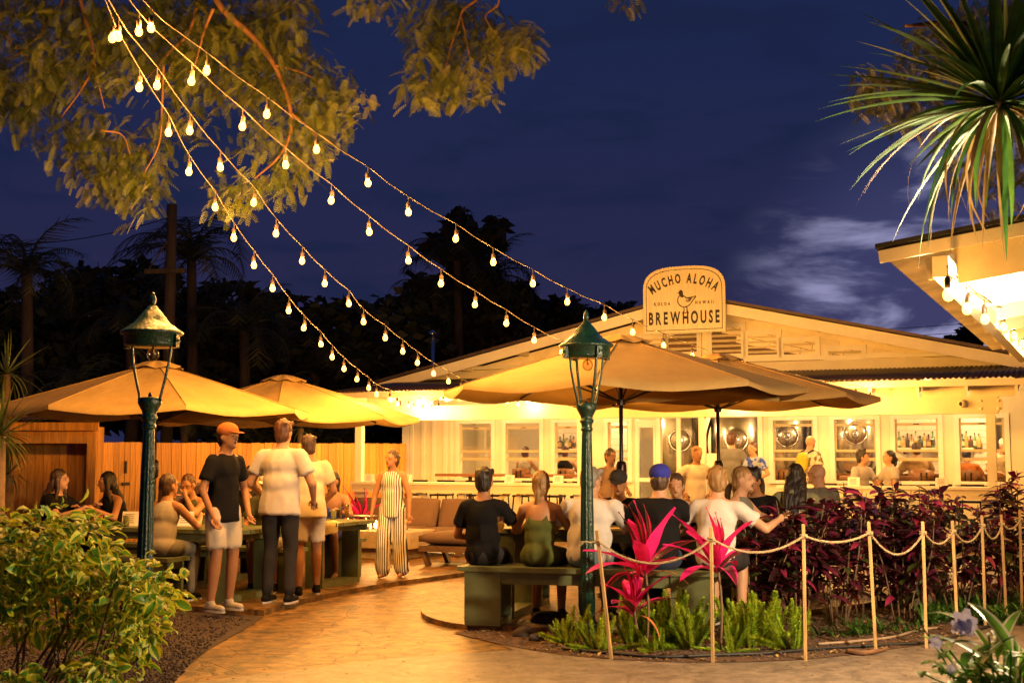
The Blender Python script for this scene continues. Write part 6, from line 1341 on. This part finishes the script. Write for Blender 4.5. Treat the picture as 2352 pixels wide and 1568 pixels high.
        if hair == 'tied': capsule(c, Hd(.01, .09, -.06), .034, Hd(.03, .10, -.19), .02)
        if hair == 'bun': c.ell(Hd(0, .11, .03), .045, .04, .045, 10, 7, hx, hy, hz)
        remesh('hair', c, [hm], t, .0115, 4)
    elif beard: pass
    if cap:
        c = MB(); c.ell(Hd(0, .014, .058), .091, .110, .080, 18, 10, hx, hy, hz); o = remesh('cap', c, [CL[cap]], t, .012, 2); bd = -1 if not gone else 1
        m = MB(); pts = [Hd(math.sin(a) * .075, bd * (.075 + math.cos(a) * .085), .045 - .012 * math.cos(a)) for a in [R(-85 + 17 * j) for j in range(11)]]; m.prism(pts, hz * .006); link('visor', m.mesh('visor', CL[cap]), o)
    if glasses:
        m = MB()
        for s in (-1, 1):
            m.tube([Hd(s * .033 + math.cos(a) * .021, -.098, .010 + math.sin(a) * .016) for a in [j * .5236 for j in range(13)]], .002, 5); m.tube([Hd(s * .054, -.096, .014), Hd(s * .079, -.02, .012), Hd(s * .079, .02, .0)], .0022, 5)
        m.tube([Hd(-.013, -.1, .013), Hd(.013, -.1, .013)], .002, 5); link('glasses', m.mesh('glasses', M_cup if glasses == 'steel' else M_dark), t)
    if bag:
        c = MB(); c.ell(P(.24, 0, .19), .13, .08, .19, 14, 9, tx, ty, td); o = remesh('backpack', c, [CL[bag]], t, .016, 3)
        m = MB()
        for s in (-1, 1): m.tube(spline([P(.42, s * .09, .15), P(.475, s * .1, .02), P(.38, s * .11, -.12), P(.15, s * .12, -.06), P(.1, s * .1, .14)], 4), .014, 6)
        link('strap', m.mesh('strap', CL['dark']), o)
    if logo:
        m = MB()
        for (x0, x1, z0, z1, mi) in logo:
            m.cur = mi; q = 6
            for i in range(q):
                a0 = x0 + (x1 - x0) * i / q; a1 = x0 + (x1 - x0) * (i + 1) / q; f = lambda x: .118 * bulk + .036 - x * x * 1.9
                m.poly([P(z0, a0, f(a0)), P(z0, a1, f(a1)), P(z1, a1, f(a1)), P(z1, a0, f(a0))])
        link('back_print', m.mesh('back_print', [cloth('print_red', (.35, .05, .05)), cloth('print_cream', (.6, .5, .38))]), t)
    return t
PI = math.pi
def on_line(x, P, D): q = vplane(x, 1200, P, P + D); return Vector((q.x, q.y, P.z))
# --- the row on the near bench, backs to the camera
BK = BRZ + PI; tb_h = [(-.20, -.40, .86), (.20, -.42, .86)]
nb_ = lambda x: on_line(x, Vector((bc_.x, bc_.y, .05)), BD)
person(nb_(1109), BK + .08, 'seated man in black T-shirt with dark hair, leftmost on the near bench', h=1.74, topc='black', botc='dark', hairc='dark', lean=.06, bulk=.93, hands=[(-.22, -.38, .82), (.13, -.30, .70)], skin='tan')
person(nb_(1238), BK, 'seated woman in moss green strappy dress with tied blond hair', h=1.68, top='dress', topc='green', bot=None, female=True, hair='tied', hairc='blond', lean=.14, skin='tan', hands=[(-.15, -.40, .86), (.18, -.42, .86)])
person(nb_(1352), BK, 'broad seated man in white T-shirt and jeans behind the right lamp post', h=1.78, topc='white', bot='jeans', botc='jean', hair='short', hairc='grey', lean=.24, turn=-.5, bulk=1.16, hands=[(-.22, -.45, .88), (.26, -.40, .88)])
person(nb_(1512), BK, 'seated man in black T-shirt wearing a backwards blue cap', h=1.80, topc='black', bot='pants', botc='navy', hair='short', hairc='brown', cap='capblue', gone=False, lean=.18, bulk=1.06, hands=tb_h)
person(nb_(1642), BK - .15, 'seated blond man in white T-shirt reaching to the right', h=1.78, topc='white', bot='shorts', botc='dark', hair='short', hairc='blond', lean=.16, turn=.25, hands=[(-.45, -.32, .88), (.22, -.36, .86)], bulk=1.0)
fb = tC + BN * .74; fbz = Vector((fb.x, fb.y, .05)); fbn = lambda x: on_line(x, fbz, BD); ft = [(-.18, -.40, .87), (.18, -.40, .87)]
person(fbn(1425), BRZ + .1, 'seated man in black cap and black T-shirt facing the camera by the umbrella pole', h=1.70, topc='black', hairc='dark', cap='dark', lean=.28, tilt=.25, hands=[(-.2, -.42, .88), (.1, -.40, .95)], skin='tan', logo=None)
person(fbn(1562), BRZ - .1, 'young woman in dark top with hair pulled back facing the camera', h=1.62, top='tank', topc='black', female=True, hair='bun', hairc='brown', lean=.22, tilt=.12, turn=.15, hands=ft)
person(fbn(1690), BRZ + 1.25, 'blond woman seen in profile facing right with tied hair', h=1.74, top='tank', topc='grey', female=True, hair='tied', hairc='blond', lean=.12, hands=ft)
p_ = at_px(1742, 13.35, .05); person(p_, -.45, 'dark-haired man in black shirt with forearms on the table', h=1.72, topc='black', hair='messy', hairc='dark', lean=.30, tilt=.3, turn=-.3, hands=[(-.12, -.42, .88), (.12, -.44, .88)], skin='tan')
pd = tD - V * .78; pdn = lambda x: on_line(x, Vector((pd.x, pd.y, .05)), U)
person(on_line(1828, Vector((pd.x, pd.y, .05)), U), YAW + PI + .05, 'woman with long dark hair in a sage green hoodie, back to the camera', h=1.78, top='hoodie', topc='sage', female=True, hair='long', hairc='dark', lean=.10, hands=[(-.18, -.40, .86), (.18, -.40, .86)], bulk=1.08, logo=[(-.11, -.02, .20, .235, 0), (-.11, -.05, .235, .27, 1), (.03, .12, .20, .235, 0), (.05, .10, .235, .27, 1)])
person(at_px(1893, 14.6, .05), YAW + PI + .9, 'bald bearded man with glasses in a grey T-shirt, beside the hooded woman', h=1.80, topc='grey', hair='bald', lean=.2, turn=.5, glasses='steel', hands=[(-.2, -.42, .86), (.2, -.40, .86)], bulk=1.08)
# --- left tables
tAz = Vector((tA.x, tA.y, zA)); nA = tAz - V * .70; fA = tAz + V * .82; nB_ = tB - V * .78; fB = tB + V * .85
person(on_line(372, nA, U), YAW + PI + .05, 'woman in grey overalls with bare shoulders at the near side of the left table', h=1.66, seat=.46, top='tank', topc='lgrey', bot='pants', botc='grey', female=True, hair='tied', hairc='brown', lean=.18, turn=-.35, hands=[(-.18, -.42, .86), (.16, -.34, 1.02)], skin='tan', shoe='black')
person(on_line(455, fA, U), YAW + .05, 'woman in tan tank top resting her chin on her hand at the left table', h=1.66, seat=.46, top='tank', topc='olive', female=True, hair='bun', hairc='auburn', lean=.34, tilt=.3, turn=.2, hands=[(-.22, -.36, .88), (.05, -.33, 1.04)], skin='tan')
person(on_line(268, fA, U), YAW - .35, 'woman with long dark hair sitting left of the left lamp post', h=1.66, seat=.46, top='tank', topc='black', female=True, hair='long', hairc='dark', lean=.2, turn=-.35, tilt=.15, hands=[(-.18, -.40, .88), (.18, -.40, .88)], skin='tan')
person(at_px(122, 14.6, zA), 1.3, 'long-haired woman in profile behind the hedge at far left', h=1.72, seat=.46, top='tee', topc='black', female=True, hair='long', hairc='brown', lean=.15, turn=.2, hands=[(-.1, -.45, .85), (.16, -.45, .88)])
person(at_px(498, 15.92, zA), .1, 'person in black cap and dark shirt at the back of the left tables', h=1.70, seat=.46, topc='black', hairc='dark', cap='dark', lean=.3, tilt=.4, hands=ft)
person(at_px(572, 15.88, zA), -.1, 'young man with clasped hands before his mouth at the second table', h=1.74, seat=.46, topc='dark', hair='messy', hairc='brown', lean=.22, tilt=.12, hands=[(-.04, -.30, 1.04), (.04, -.30, 1.04)], skin='tan')
person(on_line(612, nB_, U) + V * .1, YAW + .35, 'man in white cap and olive shirt leaning forward at the second table', h=1.72, seat=.46, topc='olive', hair='short', hairc='dark', cap='capwhite', lean=.32, tilt=.25, hands=[(-.12, -.38, .66), (.1, -.40, .66)], skin='tan', shoe='black', bot='shorts', botc='lgrey')
person(on_line(766, fB, U), YAW + .3, 'woman in a blue dress with dark hair at the table by the fire pit', h=1.64, seat=.46, top='dress', topc='blue', bot=None, female=True, hair='tied', hairc='dark', lean=.15, turn=-.4, hands=[(-.2, -.40, .84), (.16, -.42, .84)], skin='brown', shoe=None)
person(atz(508, 1402, zA), .95, 'standing person in orange cap, dark top and white shorts beside the left table', pose='stand', h=1.78, top='tee', topc='black', bot='shorts', botc='khaki', hair='short', hairc='dark', cap='orange', lean=.05, turn=.15, hands=[(-.21, -.10, .86), (.20, -.12, .88)], skin='tan', shoe='lgrey', bulk=.92)
person(atz(640, 1384, zA), PI - .25, 'tall standing man in white shirt and dark trousers, back to the camera', pose='stand', h=1.84, topc='white', botc='dark', hair='short', hairc='auburn', lean=.06, bulk=1.1, hands=[(-.24, -.22, .95), (.24, -.2, .95)], shoe='black')
person(atz(706, 1366, zA), PI + .3, 'standing person in loose white top and bare legs beside the table bench', pose='stand', h=1.70, topc='cream', bot='shorts', botc='khaki', hair='short', hairc='brown', lean=.10, bulk=1.02, hands=[(-.2, -.25, .95), (.22, -.2, .9)], shoe='black', skin='tan', step=.5)
person(atz(900, 1326, zA), -.2, 'woman in a black and white striped jumpsuit walking by the fire pit', pose='stand', h=1.54, top='tank', topc='stripe', bot='wide', botc='stripe', female=True, hair='bun', hairc='brown', lean=.05, turn=-.5, hands=[(-.28, -.08, .78), (.27, -.1, .8)], skin='tan', shoe=None, step=.4)
# --- porch and doorway
pf = lambda x, v: (lambda u: B(u, v, FL))(bp(x, 1080, v)[0])
person(pf(1680, 1.6), PI - .35, 'man in grey shirt with arms folded watching the tanks in the doorway', pose='stand', h=1.80, topc='grey', botc='dark', hair='short', hairc='auburn', hands=[(-.10, -.24, 1.12), (.10, -.24, 1.12)])
person(pf(1736, 1.1), -.9, 'woman in a blue printed top standing at the doorway', pose='stand', h=1.62, topc='print', bot='shorts', botc='dark', female=True, hair='tied', hairc='auburn', hands=[(-.2, -.2, .95), (.2, -.2, 1.0)])
person(pf(1856, .9), PI - .9, 'older bald man in a floral shirt with a yellow backpack', pose='stand', h=1.74, topc='floral', botc='tan', hair='bald', bag='yellow', hands=[(-.25, -.1, .85), (.25, -.1, .85)], skin='fair')
person(pf(1975, .75), .6, 'dark-haired man seated behind the right porch railing, head turned', h=1.70, seat=.62, topc='lgrey', hair='messy', hairc='dark', turn=.6, tilt=-.1, drop=0, hands=[(-.2, -.35, .82), (.2, -.35, .82)], vox=.018)
person(pf(2050, .75), -1.35, 'woman with a dark ponytail in profile behind the right porch railing', h=1.70, seat=.62, topc='lgrey', female=True, hair='pony', hairc='dark', tilt=-.15, hands=[(-.2, -.35, .82), (.2, -.35, .82)], vox=.018)
person(at_px(1396, 17.6, .05), .5, 'standing person in dark clothes behind the umbrella pole', pose='stand', h=1.58, topc='tan', botc='dark', hair='bun', hairc='dark', female=True, hands=[(-.2, -.2, .95), (.2, -.25, 1.05)], skin='brown', vox=.018)
person(at_px(1596, 18.6, .05), .3, 'person in cream top and plaid shorts with hand on hip by the doorway post', pose='stand', h=1.62, topc='cream', bot='shorts', botc='plaid', hair='short', hairc='blond', hands=[(-.22, -.05, .98), (.2, -.1, .98)], skin='tan', vox=.018)
# --- inside
person(pf(1203, 3.6), PI - .5, 'woman in a grey tank top seated inside, seen through the second window', h=1.70, seat=.72, top='tank', topc='lgrey', female=True, hair='bun', hairc='auburn', lean=.15, vox=.018, shoe=None)
person(pf(1297, 3.6), PI - .2, 'person in a black tank top seated inside behind the narrow window', h=1.70, seat=.72, top='tank', topc='black', hair='short', hairc='auburn', lean=.15, vox=.018, shoe=None)
person(pf(2112, 3.35), PI, 'person in a tan shirt sitting at the bar in the second window from the right', h=1.78, seat=.74, topc='tan', hair='short', hairc='brown', lean=.3, bulk=1.15, vox=.018, shoe=None)
person(pf(2222, 3.35), PI - .3, 'person in an orange shirt leaning at the bar in the rightmost window', h=1.66, seat=.70, topc='orange', hair='short', hairc='dark', lean=.45, vox=.018, shoe=None)
person(pf(2292, 4.15), .2, 'bartender in white cap behind the bar in the rightmost window', pose='stand', h=1.72, topc='cream', botc='tan', cap='capwhite', hair='short', hairc='brown', lean=.3, tilt=.4, hands=[(-.2, -.35, 1.05), (.2, -.35, 1.05)], vox=.018)
# bar chairs inside
def bar_chair(p, rz_, label):
    t = thing('bar_chair', label, 'chair', p, rz_, 'wooden bar chairs inside'); mb = MB(); mb.ell((0, 0, .70), .21, .21, .03, 14, 6); link('seat', mb.mesh('seat', M_brownwood, True), t)
    mb = MB(); n = 9
    for i in range(n):
        a = R(-60 + 120 * i / (n - 1)); w = 1 - abs(i - 4) ** 3 / 110
        for z in (.92 - .08 * w + .04, 1.05 + .05 * w): mb.v.append(Vector((math.sin(a) * .24, math.cos(a) * .24 - .02, z)))
    for i in range(n - 1): mb.face((2 * i, 2 * i + 2, 2 * i + 3, 2 * i + 1))
    o = link('backrest', mb.mesh('backrest', M_brownwood, True), t); md = o.modifiers.new('t', 'SOLIDIFY'); md.thickness = .018
    for s in (-1, 1): mb = MB(); mb.tube([(s * .05, .21, .72), (s * .05, .25, 1.05)], .014, 6); link('back_bar', mb.mesh('back_bar', M_dark), t)
    for a in range(4): an = R(45 + 90 * a); mb = MB(); mb.tube([(math.cos(an) * .14, math.sin(an) * .14, .69), (math.cos(an) * .22, math.sin(an) * .22, 0)], .013, 6); link('leg', mb.mesh('leg', M_dark), t)
for x, v, lab, rz_ in ((1203, 3.6, 'wooden bar chair inside the second window', PI - .5), (1297, 3.6, 'wooden bar chair inside the narrow window', PI - .2), (1800, 3.3, 'wooden bar chair in the window right of the doorway', YAW + PI), (2112, 3.35, 'wooden bar chair in the second window from the right', PI), (2222, 3.35, 'wooden bar chair in the rightmost window', PI - .3)): bar_chair(pf(x, v), rz_, lab)
# ---- bake the body surfaces
bpy.context.view_layer.update(); dg = bpy.context.evaluated_depsgraph_get(); baked = []
for o, mats, ex in REM: baked.append(bpy.data.meshes.new_from_object(o.evaluated_get(dg)))
for (o, mats, ex), me in zip(REM, baked):
    o.modifiers.clear()
    if ex:
        bm = bmesh.new(); bm.from_mesh(me); em = ex.mesh('e', mats[:1], True); bm.from_mesh(em); bm.to_mesh(me); bm.free(); bpy.data.meshes.remove(em)
    while len(me.materials): me.materials.pop()
    for m in mats: me.materials.append(m)
    base = o.name.split('.')[0]
    if base in ('shirt', 'trousers', 'dress', 'shorts', 'hair'):
        am, sx, sy, sz = (.009, 8, 8, 4) if base != 'hair' else (.010, 55, 55, 9); off = Vector((rnd.random() * 9, rnd.random() * 9, rnd.random() * 9)); me.update()
        nn = [v.normal.copy() for v in me.vertices]
        for v, n_ in zip(me.vertices, nn):
            q = Vector((v.co.x * sx, v.co.y * sy, v.co.z * sz)) + off; r_ = mnoise.noise(q); d_ = (1 - abs(r_) * 2.6) if base != 'hair' else r_ * 1.4; v.co += n_ * (am * max(-.6, d_) * .8)
    me.polygons.foreach_set('use_smooth', [True] * len(me.polygons)); old = o.data; me.name = o.name; o.data = me; bpy.data.meshes.remove(old)
